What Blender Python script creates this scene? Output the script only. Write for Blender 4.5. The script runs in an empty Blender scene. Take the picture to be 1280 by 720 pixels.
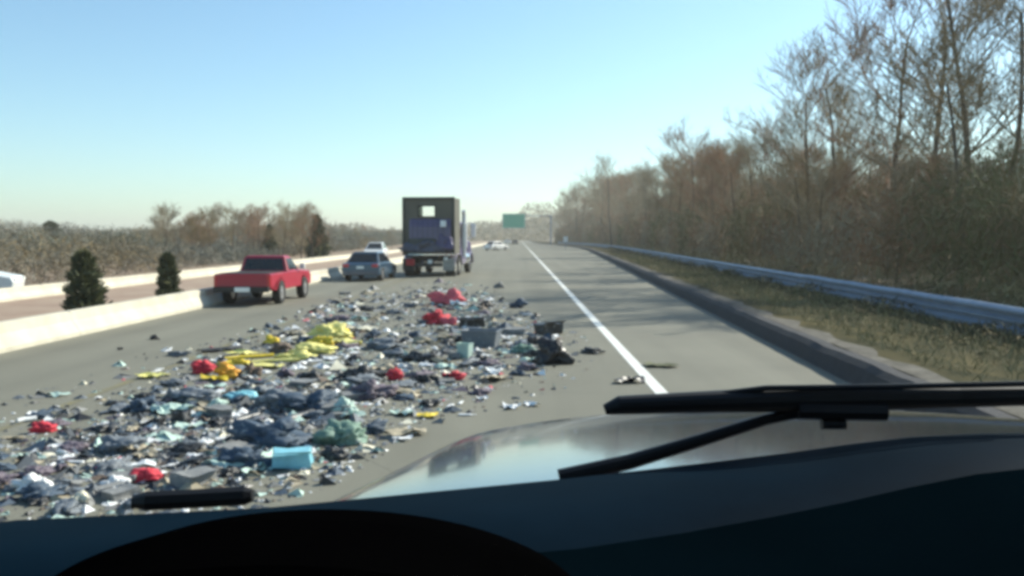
import bpy, bmesh, math, random
import numpy as np
from mathutils import Vector, Matrix, noise
R = math.radians
random.seed(7)
rng = np.random.default_rng(11)
S = bpy.context.scene
COL = S.collection

# ------------------------------------------------------------------ camera, sky, sun, exposure
H = 2.05
F = 1108.0                       # focal length in pixels of the 1280 px wide photograph
cam = bpy.data.cameras.new('camera'); cam.sensor_width = 36.0; cam.lens = 36.0 * F / 1280.0
cam.clip_start = 0.02; cam.clip_end = 8000
co = bpy.data.objects.new('camera', cam); COL.objects.link(co); S.camera = co
co.location = (0, 0, H)
co.rotation_euler = (R(90 - 3.26), 0, R(0.4))
SUN_AZ, SUN_EL = 55.0, 34.0      # degrees clockwise from straight ahead, and above the horizon
w = bpy.data.worlds.new('World'); S.world = w; w.use_nodes = True
nt = w.node_tree; bg = nt.nodes['Background']
sky = nt.nodes.new('ShaderNodeTexSky'); sky.sky_type = 'NISHITA'; sky.sun_disc = False
sky.sun_elevation = R(SUN_EL); sky.sun_rotation = R(SUN_AZ)
sky.altitude = 0; sky.air_density = 1.0; sky.dust_density = 0.4; sky.ozone_density = 3.5
tint = nt.nodes.new('ShaderNodeMixRGB'); tint.blend_type = 'MULTIPLY'; tint.inputs[0].default_value = 1.0; tint.inputs[2].default_value = (0.87, 1.0, 0.96, 1)
nt.links.new(sky.outputs[0], tint.inputs[1]); nt.links.new(tint.outputs[0], bg.inputs[0]); bg.inputs[1].default_value = 0.108
sl = bpy.data.lights.new('sun', 'SUN'); sl.energy = 4.4; sl.angle = R(0.5); sl.color = (1.0, 0.93, 0.82)
so = bpy.data.objects.new('sun', sl); COL.objects.link(so)
sd = Vector((math.sin(R(SUN_AZ)) * math.cos(R(SUN_EL)), math.cos(R(SUN_AZ)) * math.cos(R(SUN_EL)), math.sin(R(SUN_EL))))
so.rotation_euler = sd.to_track_quat('Z', 'Y').to_euler()
S.view_settings.view_transform = 'Standard'; S.view_settings.look = 'None'
S.view_settings.exposure = 0.88; S.view_settings.gamma = 1.0
S.render.engine = 'CYCLES'
S.cycles.use_denoising = True
S.cycles.max_bounces = 6; S.cycles.volume_bounces = 0; S.cycles.transparent_max_bounces = 12
S.cycles.filter_width = 3.7      # soft phone-video sharpness

# ------------------------------------------------------------------ materials
MATS = {}
def mat(name, col, rough=0.7, metal=0.0, vary=0.25, scale=6.0, bump=0.0, spec=0.5, coat=0.0, col2=None, coords='Object'):
    if name in MATS: return MATS[name]
    m = bpy.data.materials.new(name); m.use_nodes = True
    t = m.node_tree; n = t.nodes; p = n['Principled BSDF']
    p.inputs['Roughness'].default_value = rough; p.inputs['Metallic'].default_value = metal
    p.inputs['Specular IOR Level'].default_value = spec; p.inputs['Coat Weight'].default_value = coat
    tc = n.new('ShaderNodeTexCoord'); no = n.new('ShaderNodeTexNoise')
    no.inputs['Scale'].default_value = scale; no.inputs['Detail'].default_value = 6; no.inputs['Roughness'].default_value = 0.65
    t.links.new(tc.outputs[coords], no.inputs['Vector'])
    rp = n.new('ShaderNodeValToRGB')
    c2 = col2 if col2 else tuple(min(1, c * (1 + vary)) for c in col)
    c1 = tuple(c * (1 - vary) for c in col) if not col2 else col
    rp.color_ramp.elements[0].position = 0.33; rp.color_ramp.elements[1].position = 0.67
    rp.color_ramp.elements[0].color = (*c1, 1); rp.color_ramp.elements[1].color = (*c2, 1)
    t.links.new(no.outputs['Fac'], rp.inputs[0]); t.links.new(rp.outputs[0], p.inputs['Base Color'])
    if bump:
        b = n.new('ShaderNodeBump'); b.inputs['Strength'].default_value = bump; b.inputs['Distance'].default_value = 0.02
        n2 = n.new('ShaderNodeTexNoise'); n2.inputs['Scale'].default_value = scale * 8; n2.inputs['Detail'].default_value = 4
        t.links.new(tc.outputs[coords], n2.inputs['Vector'])
        t.links.new(n2.outputs['Fac'], b.inputs['Height']); t.links.new(b.outputs[0], p.inputs['Normal'])
    MATS[name] = m
    return m

def road_mat(name, a, b, streak=True):
    m = bpy.data.materials.new(name); m.use_nodes = True
    t = m.node_tree; n = t.nodes; L = t.links; p = n['Principled BSDF']; p.inputs['Roughness'].default_value = 0.85
    p.inputs['Specular IOR Level'].default_value = 0.3
    tc = n.new('ShaderNodeTexCoord')
    def noi(scale, vec, det=5):
        x = n.new('ShaderNodeTexNoise'); x.inputs['Scale'].default_value = scale; x.inputs['Detail'].default_value = det
        L.new(vec, x.inputs['Vector']); return x.outputs['Fac']
    mp = n.new('ShaderNodeMapping'); mp.inputs['Scale'].default_value = (1.0, 0.03, 1.0); L.new(tc.outputs['Object'], mp.inputs[0])
    f1 = noi(1.4, mp.outputs[0], 4); f2 = noi(0.35, tc.outputs['Object'], 6); f3 = noi(45, tc.outputs['Object'], 3)
    def add(u, v, wt):
        x = n.new('ShaderNodeMath'); x.operation = 'MULTIPLY_ADD'; x.inputs[1].default_value = wt
        L.new(v, x.inputs[0])
        if isinstance(u, float): x.inputs[2].default_value = u
        else: L.new(u, x.inputs[2])
        return x.outputs[0]
    s = add(0.0, f1, 0.35); s = add(s, f2, 0.35); s = add(s, f3, 0.3)
    sx = n.new('ShaderNodeSeparateXYZ'); L.new(tc.outputs['Object'], sx.inputs[0])
    m1 = n.new('ShaderNodeMath'); m1.operation = 'MULTIPLY_ADD'; m1.inputs[1].default_value = 6.2832 / 1.83; m1.inputs[2].default_value = 0.6; L.new(sx.outputs[0], m1.inputs[0])
    m2 = n.new('ShaderNodeMath'); m2.operation = 'COSINE'; L.new(m1.outputs[0], m2.inputs[0]); s = add(s, m2.outputs[0], 0.022)
    vr = n.new('ShaderNodeTexVoronoi'); vr.feature = 'DISTANCE_TO_EDGE'; vr.inputs['Scale'].default_value = 0.16
    mx_ = n.new('ShaderNodeMixRGB'); mx_.inputs[0].default_value = 0.08; L.new(tc.outputs['Object'], mx_.inputs[1])
    nv = n.new('ShaderNodeTexNoise'); nv.inputs['Scale'].default_value = 1.5; L.new(tc.outputs['Object'], nv.inputs['Vector']); L.new(nv.outputs['Color'], mx_.inputs[2]); L.new(mx_.outputs[0], vr.inputs['Vector'])
    m3 = n.new('ShaderNodeMath'); m3.operation = 'LESS_THAN'; m3.inputs[1].default_value = 0.0022; L.new(vr.outputs['Distance'], m3.inputs[0]); s = add(s, m3.outputs[0], -0.12)
    rp = n.new('ShaderNodeValToRGB'); rp.color_ramp.elements[0].position = 0.36; rp.color_ramp.elements[1].position = 0.64
    rp.color_ramp.elements[0].color = (*a, 1); rp.color_ramp.elements[1].color = (*b, 1)
    L.new(s, rp.inputs[0]); L.new(rp.outputs[0], p.inputs['Base Color'])
    bp = n.new('ShaderNodeBump'); bp.inputs['Strength'].default_value = 0.5; bp.inputs['Distance'].default_value = 0.01
    L.new(noi(120, tc.outputs['Object'], 2), bp.inputs['Height']); L.new(bp.outputs[0], p.inputs['Normal'])
    MATS[name] = m; return m

ASPHALT = road_mat('asphalt', (0.146, 0.141, 0.110), (0.211, 0.203, 0.158))
ASPHALT_W = road_mat('asphalt_opposite', (0.16, 0.155, 0.12), (0.22, 0.21, 0.165))
EARTH = mat('earth', (0.16, 0.11, 0.07), 0.95, vary=0.3, scale=0.5, bump=0.6, col2=(0.28, 0.20, 0.13))
DRYGRASS = mat('dry_grass', (0.022, 0.026, 0.012), 0.95, scale=0.8, bump=0.8, spec=0.05, col2=(0.095, 0.078, 0.034))
WOODFLOOR = mat('wood_floor', (0.10, 0.08, 0.05), 0.95, scale=0.4, bump=0.6, col2=(0.19, 0.155, 0.10))
CONCRETE = mat('concrete', (0.52, 0.48, 0.38), 0.85, vary=0.14, scale=1.3, bump=0.3)
DARKASPH = mat('tar', (0.02, 0.021, 0.026), 0.9, vary=0.3, scale=5, bump=0.5)
PAINT = mat('road_paint', (0.72, 0.71, 0.64), 0.6, vary=0.12, scale=7)
STEEL = mat('galvanised', (0.17, 0.23, 0.31), 0.5, 0.45, vary=0.15, scale=2.5)
POSTW = mat('post_wood', (0.13, 0.10, 0.07), 0.9, scale=4)
BARK = mat('bark', (0.085, 0.068, 0.052), 0.95, vary=0.3, scale=3, bump=0.6)
TWIG = mat('twig', (0.215, 0.16, 0.080), 0.95, vary=0.3, scale=0.4)
TWIG_R = mat('twig_red', (0.26, 0.145, 0.080), 0.95, vary=0.3, scale=0.4)
TWIG_G = mat('twig_grey', (0.26, 0.22, 0.145), 0.95, vary=0.2, scale=0.4)
OLIVE = mat('olive_leaf', (0.13, 0.13, 0.05), 0.9, vary=0.35, scale=0.5)
EVERG = mat('evergreen', (0.075, 0.085, 0.045), 0.9, vary=0.35, scale=2)
STRAW = mat('straw', (0.30, 0.24, 0.12), 0.95, vary=0.3, scale=0.6)
TYRE = mat('tyre', (0.02, 0.02, 0.02), 0.85, vary=0.2)
RIM = mat('rim', (0.55, 0.55, 0.55), 0.35, 0.8, vary=0.05)
CHROME = mat('chrome', (0.8, 0.8, 0.8), 0.2, 1.0, vary=0.03)
GLASSD = mat('dark_glass', (0.012, 0.014, 0.016), 0.12, vary=0.1)
REDP = mat('red_paint', (0.34, 0.006, 0.030), 0.4, 0.0, vary=0.06, coat=0.15)
BLUEP = mat('teal_blue_paint', (0.012, 0.05, 0.095), 0.35, vary=0.06, coat=0.6)
WHITEP = mat('white_paint', (0.75, 0.75, 0.72), 0.4, vary=0.03, coat=0.4)
DARKP = mat('dark_paint', (0.03, 0.035, 0.035), 0.4, vary=0.1, coat=0.3)
PURPP = mat('purple_paint', (0.075, 0.063, 0.15), 0.45, vary=0.12, coat=0.3, scale=1.5)
BOXP = mat('olive_box_paint', (0.105, 0.10, 0.076), 0.65, vary=0.15, scale=1.5)
FRAMEP = mat('chassis_black', (0.022, 0.022, 0.02), 0.7, vary=0.3)
REDL = mat('red_lens', (0.5, 0.02, 0.025), 0.3, vary=0.05)
WHITEL = mat('white_lens', (0.85, 0.85, 0.8), 0.3, vary=0.02)
SIGNG = mat('sign_green', (0.01, 0.40, 0.26), 0.5, vary=0.05)

# ------------------------------------------------------------------ mesh helpers
def link_mesh(name, me, m, parent=None, smooth=False):
    o = bpy.data.objects.new(name, me); COL.objects.link(o)
    for x in (m if isinstance(m, (list, tuple)) else [m]):
        if x is not None: me.materials.append(x)
    if smooth:
        me.polygons.foreach_set('use_smooth', [True] * len(me.polygons))
    if parent: o.parent = parent
    return o
def obj(name, bm, m, parent=None, smooth=False, bevel=0.0):
    me = bpy.data.meshes.new(name)
    bmesh.ops.recalc_face_normals(bm, faces=bm.faces)
    bm.to_mesh(me); bm.free()
    o = link_mesh(name, me, m, parent, smooth)
    if bevel:
        b = o.modifiers.new('bevel', 'BEVEL'); b.width = bevel; b.segments = 2; b.limit_method = 'ANGLE'; b.angle_limit = R(40)
    return o
def pydata(name, V, Fc, m, parent=None, smooth=False):
    me = bpy.data.meshes.new(name); me.from_pydata([tuple(v) for v in V], [], Fc); me.update()
    return link_mesh(name, me, m, parent, smooth)
def box(bm, c, s, rz=0, top=1.0):
    x, y, z = s[0] / 2, s[1] / 2, s[2] / 2
    vs = []
    for dz, k in ((-z, 1.0), (z, top)):
        for dx, dy in ((-x, -y), (x, -y), (x, y), (-x, y)):
            v = Vector((dx * k, dy * k, dz)); v.rotate(Matrix.Rotation(rz, 3, 'Z')); vs.append(bm.verts.new(v + Vector(c)))
    for f in ((0, 3, 2, 1), (4, 5, 6, 7), (0, 1, 5, 4), (1, 2, 6, 5), (2, 3, 7, 6), (3, 0, 4, 7)):
        bm.faces.new([vs[i] for i in f])
def tube(bm, pts, rad, n=8, caps=True):
    pts = [Vector(p) for p in pts]; rad = rad if isinstance(rad, (list, tuple)) else [rad] * len(pts)
    rings = []
    for i, p in enumerate(pts):
        d = (pts[min(i + 1, len(pts) - 1)] - pts[max(i - 1, 0)]).normalized()
        u = d.cross(Vector((0, 0, 1)) if abs(d.z) < 0.9 else Vector((1, 0, 0))).normalized(); v = d.cross(u)
        rings.append([bm.verts.new(p + (u * math.cos(a) + v * math.sin(a)) * rad[i]) for a in [2 * math.pi * k / n for k in range(n)]])
    for a, b in zip(rings, rings[1:]):
        for k in range(n): bm.faces.new((a[k], a[(k + 1) % n], b[(k + 1) % n], b[k]))
    if caps: bm.faces.new(rings[0]); bm.faces.new(rings[-1])
def prism_x(bm, prof, xs):
    """profile [(y,z)] swept along x; xs = [(x, inset)] where inset shrinks the outline"""
    n = len(prof); P = [Vector(p) for p in prof]
    area = sum(P[i].x * P[(i + 1) % n].y - P[(i + 1) % n].x * P[i].y for i in range(n)); sg = 1 if area > 0 else -1
    nor = []
    for i in range(n):
        a = (P[i] - P[i - 1]).normalized(); b = (P[(i + 1) % n] - P[i]).normalized(); t = (a + b)
        t = t.normalized() if t.length > 1e-6 else a
        nor.append(Vector((t.y, -t.x)) * sg)
    rings = []
    for x, ins in xs:
        rings.append([bm.verts.new((x, P[i].x - nor[i].x * ins, P[i].y - nor[i].y * ins)) for i in range(n)])
    for a, b in zip(rings, rings[1:]):
        for k in range(n): bm.faces.new((a[k], a[(k + 1) % n], b[(k + 1) % n], b[k]))
    for r in (rings[0], rings[-1]):
        f = bm.faces.new(r); bmesh.ops.triangulate(bm, faces=[f])
def loft_y(name, ys, section, m, parent=None, smooth=False):
    """open sheet: section(y) -> [(x,z)...], swept over ys"""
    V = []; Fc = []; n = None
    for y in ys:
        s = section(y); n = len(s); V += [(x, y, z) for x, z in s]
    for i in range(len(ys) - 1):
        for k in range(n - 1):
            a = i * n + k; Fc.append((a, a + 1, a + n + 1, a + n))
    return pydata(name, V, Fc, m, parent, smooth)
def tag(o, label=None, cat=None, group=None, kind=None):
    if label: o['label'] = label
    if cat: o['category'] = cat
    if group: o['group'] = group
    if kind: o['kind'] = kind
    return o
def empty(name, loc=(0, 0, 0), rz=0.0):
    o = bpy.data.objects.new(name, None); o.location = loc; o.rotation_euler = (0, 0, rz); o.empty_display_size = 0.2
    COL.objects.link(o); return o
def copy_tree(o, parent=None):
    c = o.copy(); COL.objects.link(c)
    if parent: c.parent = parent
    for ch in list(o.children): copy_tree(ch, c)
    return c

def quads_mesh(name, centres, axis, wid, mats, midx, parent=None):
    """many thin blades: centres (N,3), axis (N,3) full length vectors, wid (N,)"""
    N = len(centres)
    r = rng.normal(size=(N, 3)); s = np.cross(axis, r); s /= (np.linalg.norm(s, axis=1, keepdims=True) + 1e-9); s *= (wid / 2)[:, None]
    a = centres - axis / 2; b = centres + axis / 2
    V = np.stack([a - s, a + s, b + s * 0.4, b - s * 0.4], axis=1).reshape(-1, 3)
    me = bpy.data.meshes.new(name)
    me.vertices.add(4 * N); me.vertices.foreach_set('co', V.astype(np.float32).ravel())
    me.loops.add(4 * N); me.loops.foreach_set('vertex_index', np.arange(4 * N, dtype=np.int32))
    me.polygons.add(N); me.polygons.foreach_set('loop_start', np.arange(0, 4 * N, 4, dtype=np.int32)); me.polygons.foreach_set('loop_total', np.full(N, 4, dtype=np.int32))
    me.polygons.foreach_set('material_index', midx.astype(np.int32))
    me.update(calc_edges=True); me.validate()
    return link_mesh(name, me, mats, parent)

# ------------------------------------------------------------------ the layout of the road
def sstep(a, b, x):
    t = min(1, max(0, (x - a) / (b - a))); return t * t * (3 - 2 * t)
def kerb_x(y):
    if y <= 130: return 4.1 + 0.05 * y
    return 10.6 + (130 < y) * 0.05 * 40 * (1 - math.exp(-(y - 130) / 40)) - 6.0 * sstep(170, 330, y)
BAR_X = -9.15
YS = [-30, -15, -5, 0, 5, 10, 15, 20, 26, 33, 40, 48, 56, 66, 76, 88, 100, 115, 130, 150, 170, 195, 220, 250, 290, 340, 400, 480, 600]
def hill(y): return 0.35 + 9.0 * sstep(25, 260, y) + 8 * sstep(250, 500, y)
def bank_z(d, y):
    """height of the right bank d metres beyond the kerb line"""
    z0 = 0.30 - 0.15 * sstep(0.6, 2.4, d)
    if d < 5: return z0
    return z0 + (hill(y)) * sstep(6, 55, d) + 0.4 * sstep(5, 12, d)

g = pydata('ground', [(-2000, -300, -0.03), (2000, -300, -0.03), (2000, 2500, -0.03), (-2000, 2500, -0.03)], [(0, 1, 2, 3)], EARTH); tag(g, kind='structure')
r = loft_y('road', YS, lambda y: [(BAR_X - 0.3, 0.0), (-3, 0.0), (0, 0.0), (kerb_x(y) + 0.1, 0.0)], ASPHALT); tag(r, kind='structure')
ln = loft_y('painted_edge_line', YS, lambda y: [(1.80, 0.006), (1.98, 0.006)], PAINT); tag(ln, kind='structure')
ln2 = loft_y('painted_lane_edge_line', YS, lambda y: [(-5.60, 0.006), (-5.48, 0.006)], mat('worn_yellow_paint', (0.20, 0.17, 0.07), 0.8, scale=2, col2=(0.15, 0.145, 0.11))); tag(ln2, kind='structure')
OFF = [0.30, 0.9, 2.0, 3.2, 5, 7, 10, 14, 20, 28, 38, 60, 120, 300]
YF = sorted(set(YS + list(range(-30, 140, 6))))
YF_far = [v for v in YF if v > 58]
def verge_sec(y):
    out = []
    for i, d in enumerate(OFF):
        nz = 0.07 * noise.noise(Vector((d * 0.9, y * 0.35, 0))) if d > 1.5 else 0
        out.append((kerb_x(y) + d, bank_z(d, y) + nz))
    return out
vg = loft_y('verge', YF, lambda y: verge_sec(y)[:6], DRYGRASS, smooth=True); tag(vg, kind='structure')
hb = loft_y('hillside', YF, lambda y: verge_sec(y)[5:], WOODFLOOR, smooth=True); tag(hb, kind='structure')
def kerb_sec(y):
    x = kerb_x(y) + 0.02 * noise.noise(Vector((y * 0.8, 3, 0))); q = 0.03 * noise.noise(Vector((y * 1.1, 7, 0))); return [(x - 0.05, -0.02), (x + 0.03, 0.24 + q), (x + 0.12, 0.315 + q), (x + 0.27 + q, 0.325 + q), (x + 0.40 + 2 * q, 0.285)]
YK = [-10 + 0.45 * i for i in range(150)] + YF_far
kb = loft_y('kerb', YK, kerb_sec, DARKASPH); tag(kb, kind='structure')
gv = loft_y('gravel_strip', YK, lambda y: [(kerb_x(y) + 0.33, 0.312), (kerb_x(y) + 0.66 + 0.28 * noise.noise(Vector((y * 0.9, 1, 5))), 0.316)], mat('gravel', (0.13, 0.12, 0.10), 0.95, spec=0.1, vary=0.4, scale=5, bump=0.6)); tag(gv, kind='structure')
# opposite side
md = loft_y('median_strip', YS, lambda y: [(-16.4, 0.0), (-12, 0.03), (-9.5, 0.0)], mat('median_earth', (0.26, 0.17, 0.12), 0.95, scale=0.7, bump=0.5, col2=(0.36, 0.27, 0.19))); tag(md, kind='structure')

def wall(name, x, hgt, wid, ys, label, m):
    V = []; Fc = []
    prof = [(x + wid / 2, 0.0), (x + wid / 2, 0.08), (x + wid * 0.22, hgt * 0.62), (x + wid * 0.18, hgt - 0.02), (x + wid * 0.1, hgt), (x - wid * 0.1, hgt), (x - wid * 0.18, hgt - 0.02), (x - wid / 2, 0.08), (x - wid / 2, 0.0)]
    bm = bmesh.new(); rings = []
    yy_ = []
    for y in ys:
        yy_ += [(y, 1.0)]
    for k in range(0, 34):
        q = -6 + 6.1 * k
        if q < ys[-1] - 3: yy_ += [(q - 0.03, 1.0), (q - 0.012, 0.965), (q + 0.012, 0.965), (q + 0.03, 1.0)]
    yy_.sort()
    for y, k_ in yy_: rings.append([bm.verts.new((x + (px - x) * k_, y, pz * (k_ if pz > 0.2 else 1))) for px, pz in prof])
    for a, b in zip(rings, rings[1:]):
        for k in range(len(prof) - 1): bm.faces.new((a[k], a[k + 1], b[k + 1], b[k]))
    bm.faces.new(rings[0]); bm.faces.new(rings[-1])
    o = obj(name, bm, m); return tag(o, label, 'barrier')
wall('concrete_barrier', BAR_X - 0.32, 0.51, 0.62, [-10, 0, 20, 60, 120, 300], 'long pale concrete median barrier beside the pickup and the debris', CONCRETE)
wall('low_wall', -16.6, 0.42, 0.45, [-10, 0, 20, 60, 120, 200], 'low cream concrete wall beyond the brown median strip', CONCRETE)

# guardrail
def rail_x(y): return kerb_x(y) + 4.5
gr = tag(empty('guardrail', (rail_x(0), 0, 0.0)), 'long steel guardrail on the right verge in front of the bare woods', 'guardrail')
W = [(-0.02, 0.20), (-0.085, 0.25), (-0.085, 0.33), (-0.01, 0.39), (-0.01, 0.42), (-0.085, 0.47), (-0.085, 0.51), (-0.01, 0.56), (-0.01, 0.59), (-0.085, 0.64), (-0.085, 0.69), (-0.02, 0.74), (0.02, 0.755)]
ys = [-6 + 1.9 * i for i in range(20)] + [32 + 3.8 * i for i in range(66)]
V = []; Fc = []
for y in ys:
    j = 0.012 * math.sin(y * 1.7)
    for dx, z in W: V.append((rail_x(y) + dx + j, y, -0.02 + z + j))
    for dx, z in reversed(W): V.append((rail_x(y) + dx + 0.012 + j, y, -0.02 + z + j + (0.004 if z > 0.7 else 0)))
n = 2 * len(W)
for i in range(len(ys) - 1):
    for k in range(n):
        a = i * n + k; b = i * n + (k + 1) % n; Fc.append((a, b, b + n, a + n))
ra = pydata('rail_beam', V, Fc, STEEL); ra.parent = gr; ra.matrix_parent_inverse = Matrix.Translation((-rail_x(0), 0, 0))
pbm = bmesh.new(); box(pbm, (0, 0, 0.26), (0.13, 0.16, 0.92)); box(pbm, (-0.055, 0, 0.47), (0.05, 0.12, 0.24))
p0 = obj('guardrail_post', pbm, POSTW, bevel=0.01)
k = 0; y = -4.0
while k < 62 and y < 270:
    p = p0 if k == 0 else p0.copy()
    if k: COL.objects.link(p)
    p.parent = gr; p.location = (rail_x(y) + 0.09 - rail_x(0), y, 0.0); y += 3.8 if y < 180 else 7.6; k += 1

# ------------------------------------------------------------------ air
hm_ = bpy.data.materials.new('air'); hm_.use_nodes = True; t = hm_.node_tree; t.nodes.clear()
vo = t.nodes.new('ShaderNodeVolumePrincipled'); vo.inputs['Color'].default_value = (1.0, 0.96, 0.84, 1); vo.inputs['Density'].default_value = 0.00065; vo.inputs['Anisotropy'].default_value = 0.3
ot = t.nodes.new('ShaderNodeOutputMaterial'); t.links.new(vo.outputs[0], ot.inputs['Volume'])
bm = bmesh.new(); box(bm, (0, 1100, 21), (4100, 2900, 45)); hz = obj('haze', bm, hm_); tag(hz, 'thin pale haze over the whole road', 'haze', kind='stuff')

# ------------------------------------------------------------------ trees
def bare_tree_data(seed, height=12.0, spread=1.0):
    rd = random.Random(seed)
    T = []; B = []      # trunk segs, branch segs : (p0,p1,r0,r1)
    def grow(p, d, L, r, lvl, out):
        steps = 3 if lvl < 3 else 2; q = p.copy(); dd = d.copy(); rr = r
        nodes = []
        for s in range(steps):
            dd = (dd + Vector((rd.uniform(-1, 1), rd.uniform(-1, 1), rd.uniform(-0.3, 0.7))) * 0.20).normalized()
            e = q + dd * (L / steps); r2 = rr * 0.80; out.append((q.copy(), e.copy(), rr, r2)); nodes.append((e.copy(), r2, dd.copy())); q = e; rr = r2
        if lvl >= 4: return
        k = [0, 5, 5, 4][lvl] if lvl else 0
        for i in range(k):
            nd, nr, ndir = nodes[rd.randrange(len(nodes))] if i else nodes[-1]
            a = rd.uniform(0, 6.283); tilt = rd.uniform(0.35, 0.95)
            side = Vector((math.cos(a), math.sin(a), 0)); nd2 = (ndir + side * tilt + Vector((0, 0, 0.12))).normalized()
            grow(nd, nd2, L * rd.uniform(0.5, 0.72), nr * 0.62, lvl + 1, B)
    # trunk
    q = Vector((0, 0, -0.3)); d = Vector((rd.uniform(-.06, .06), rd.uniform(-.06, .06), 1)).normalized(); r = height * 0.0165
    nst = 9
    for s in range(nst):
        d = (d + Vector((rd.uniform(-1, 1), rd.uniform(-1, 1), 0.4)) * 0.09).normalized()
        e = q + d * (height * 0.85 / nst); r2 = r * 0.86; T.append((q.copy(), e.copy(), r, r2))
        if s >= 2:
            for i in range(2 if s < 7 else 3):
                a = rd.uniform(0, 6.283); up = 0.5 + 0.09 * s
                dd = Vector((math.cos(a) * spread, math.sin(a) * spread, up)).normalized()
                grow(e, dd, height * rd.uniform(0.20, 0.33) * (1.0 - 0.05 * s), r2 * 0.5, 1, B)
        q = e; r = r2
    return T, B
def seg_mesh(name, segs, sides=3, rmin=0.006):
    P0 = np.array([s[0] for s in segs]); P1 = np.array([s[1] for s in segs]); R0 = np.maximum([s[2] for s in segs], rmin); R1 = np.maximum([s[3] for s in segs], rmin * 0.8)
    D = P1 - P0; D /= np.linalg.norm(D, axis=1, keepdims=True) + 1e-9
    ref = np.where(np.abs(D[:, 2:3]) < 0.9, np.array([[0, 0, 1.0]]), np.array([[1.0, 0, 0]]))
    U = np.cross(D, ref); U /= np.linalg.norm(U, axis=1, keepdims=True) + 1e-9; W_ = np.cross(D, U)
    V = []
    for (P, RR) in ((P0, R0), (P1, R1)):
        for k in range(sides):
            a = 2 * math.pi * k / sides; V.append(P + (U * math.cos(a) + W_ * math.sin(a)) * RR[:, None])
    V = np.stack(V, axis=1).reshape(-1, 3); N = len(segs)
    base = np.arange(N)[:, None] * (2 * sides)
    Q = np.concatenate([np.concatenate([base + k, base + (k + 1) % sides, base + sides + (k + 1) % sides, base + sides + k], axis=1) for k in range(sides)], axis=0)
    me = bpy.data.meshes.new(name); me.vertices.add(len(V)); me.vertices.foreach_set('co', V.astype(np.float32).ravel())
    nq = len(Q); me.loops.add(4 * nq); me.loops.foreach_set('vertex_index', Q.astype(np.int32).ravel())
    me.polygons.add(nq); me.polygons.foreach_set('loop_start', np.arange(0, 4 * nq, 4, dtype=np.int32)); me.polygons.foreach_set('loop_total', np.full(nq, 4, dtype=np.int32))
    me.update(calc_edges=True)
    return me
BASE_TREES = []
for sidx in range(7):
    T, B = bare_tree_data(100 + sidx, 12.0, [1.0, 0.8, 1.2, 0.9, 1.1, 0.7, 1.0][sidx])
    root = empty('bare_tree')
    mt = seg_mesh('trunk', T, 8); mt.materials.append(BARK)
    mc = seg_mesh('crown', B, 3, 0.011); mc.materials.append([TWIG, TWIG_G, TWIG_R][sidx % 3])
    for nm, me in (('trunk', mt), ('crown', mc)):
        o = bpy.data.objects.new(nm, me); COL.objects.link(o); o.parent = root
    BASE_TREES.append(root)
used = set()
def place_tree(kind, x, y, z, h, label, group=None, name='bare_tree'):
    src = BASE_TREES[kind]
    if kind in used: t = copy_tree(src)
    else: t = src; used.add(kind)
    t.location = (x, y, z); s = h / 12.0; t.scale = (s, s, s); t.rotation_euler = (0, 0, random.uniform(0, 6.28))
    t.name = name
    return tag(t, label, 'tree', group)
# tall near trees on the right: (pixel x, distance, pixel y of the top) -> real place and height
def right_tree(px, Y, py_top, kind, label, group=None):
    X = (px - 648) / F * Y
    top = H + (297 - py_top) / F * Y
    z = bank_z(X - kerb_x(Y), Y)
    return place_tree(kind, X, Y, z - 0.1, top - z, label, group)
right_tree(1215, 34, -90, 0, 'tallest bare tree at the far right of the woods, dark forked trunk')
right_tree(1255, 29, -60, 4, 'bare tree at the right frame edge, trunk close behind the guardrail')
right_tree(1105, 44, -10, 2, 'wide spreading bare tree left of the tallest tree at the right')
right_tree(1160, 40, -40, 1, 'slender bare tree between the two widest crowns at the right')
right_tree(1010, 62, 85, 5, 'narrow bare tree standing where the skyline steps up to the right')
right_tree(1045, 52, 60, 3, 'bare tree just left of the wide spreading one, pale twigs')
right_tree(945, 76, 160, 6, 'bare tree with dark straight trunk above the middle of the guardrail')
right_tree(862, 96, 168, 2, 'round crowned bare tree standing out on the skyline right of the sign')
right_tree(900, 88, 182, 0, 'bare tree right of the round crowned skyline tree')
right_tree(765, 170, 200, 4, 'bare tree on the hazy skyline above the far guardrail end')
rt = random.Random(5)
prof = [(655, 272), (680, 256), (700, 240), (740, 220), (780, 216), (820, 208), (860, 186), (900, 182), (940, 172), (980, 150), (1010, 120), (1050, 95), (1100, 60), (1180, 30), (1300, 10)]
def skyline(px): return float(np.interp(px, [p[0] for p in prof], [p[1] for p in prof]))
n = 0; tries = 0
while n < 95 and tries < 3000:
    tries += 1
    Y = 28 + 330 * rt.random() ** 1.6
    X = kerb_x(Y) + 8.0 + rt.random() ** 1.5 * (14 + 0.10 * Y)
    px = 648 + X / Y * F
    if px > 1420 or px < 662: continue
    sk = skyline(px) + rt.uniform(4, 40) if rt.random() < 0.22 else max(skyline(px) + 8, 180 + rt.uniform(0, 34))
    top = H + (297 - sk) / F * Y
    z = bank_z(X - kerb_x(Y), Y); h = top - z
    if h < 4 or h > 20: continue
    place_tree(rt.randrange(7), X, Y, z - 0.1, h, 'bare leafless tree in the woods behind the guardrail', 'bare trees of the woods on the right'); n += 1

for q in range(26):
    px = rt.uniform(195, 392); Y = rt.uniform(70, 130); X = (px - 648) / F * Y
    place_tree(rt.randrange(7), X, Y, -0.1, H + (297 - rt.uniform(258, 278)) / F * Y, 'bare leafless tree beyond the low cream wall on the left', 'bare trees on the far left side')
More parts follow.
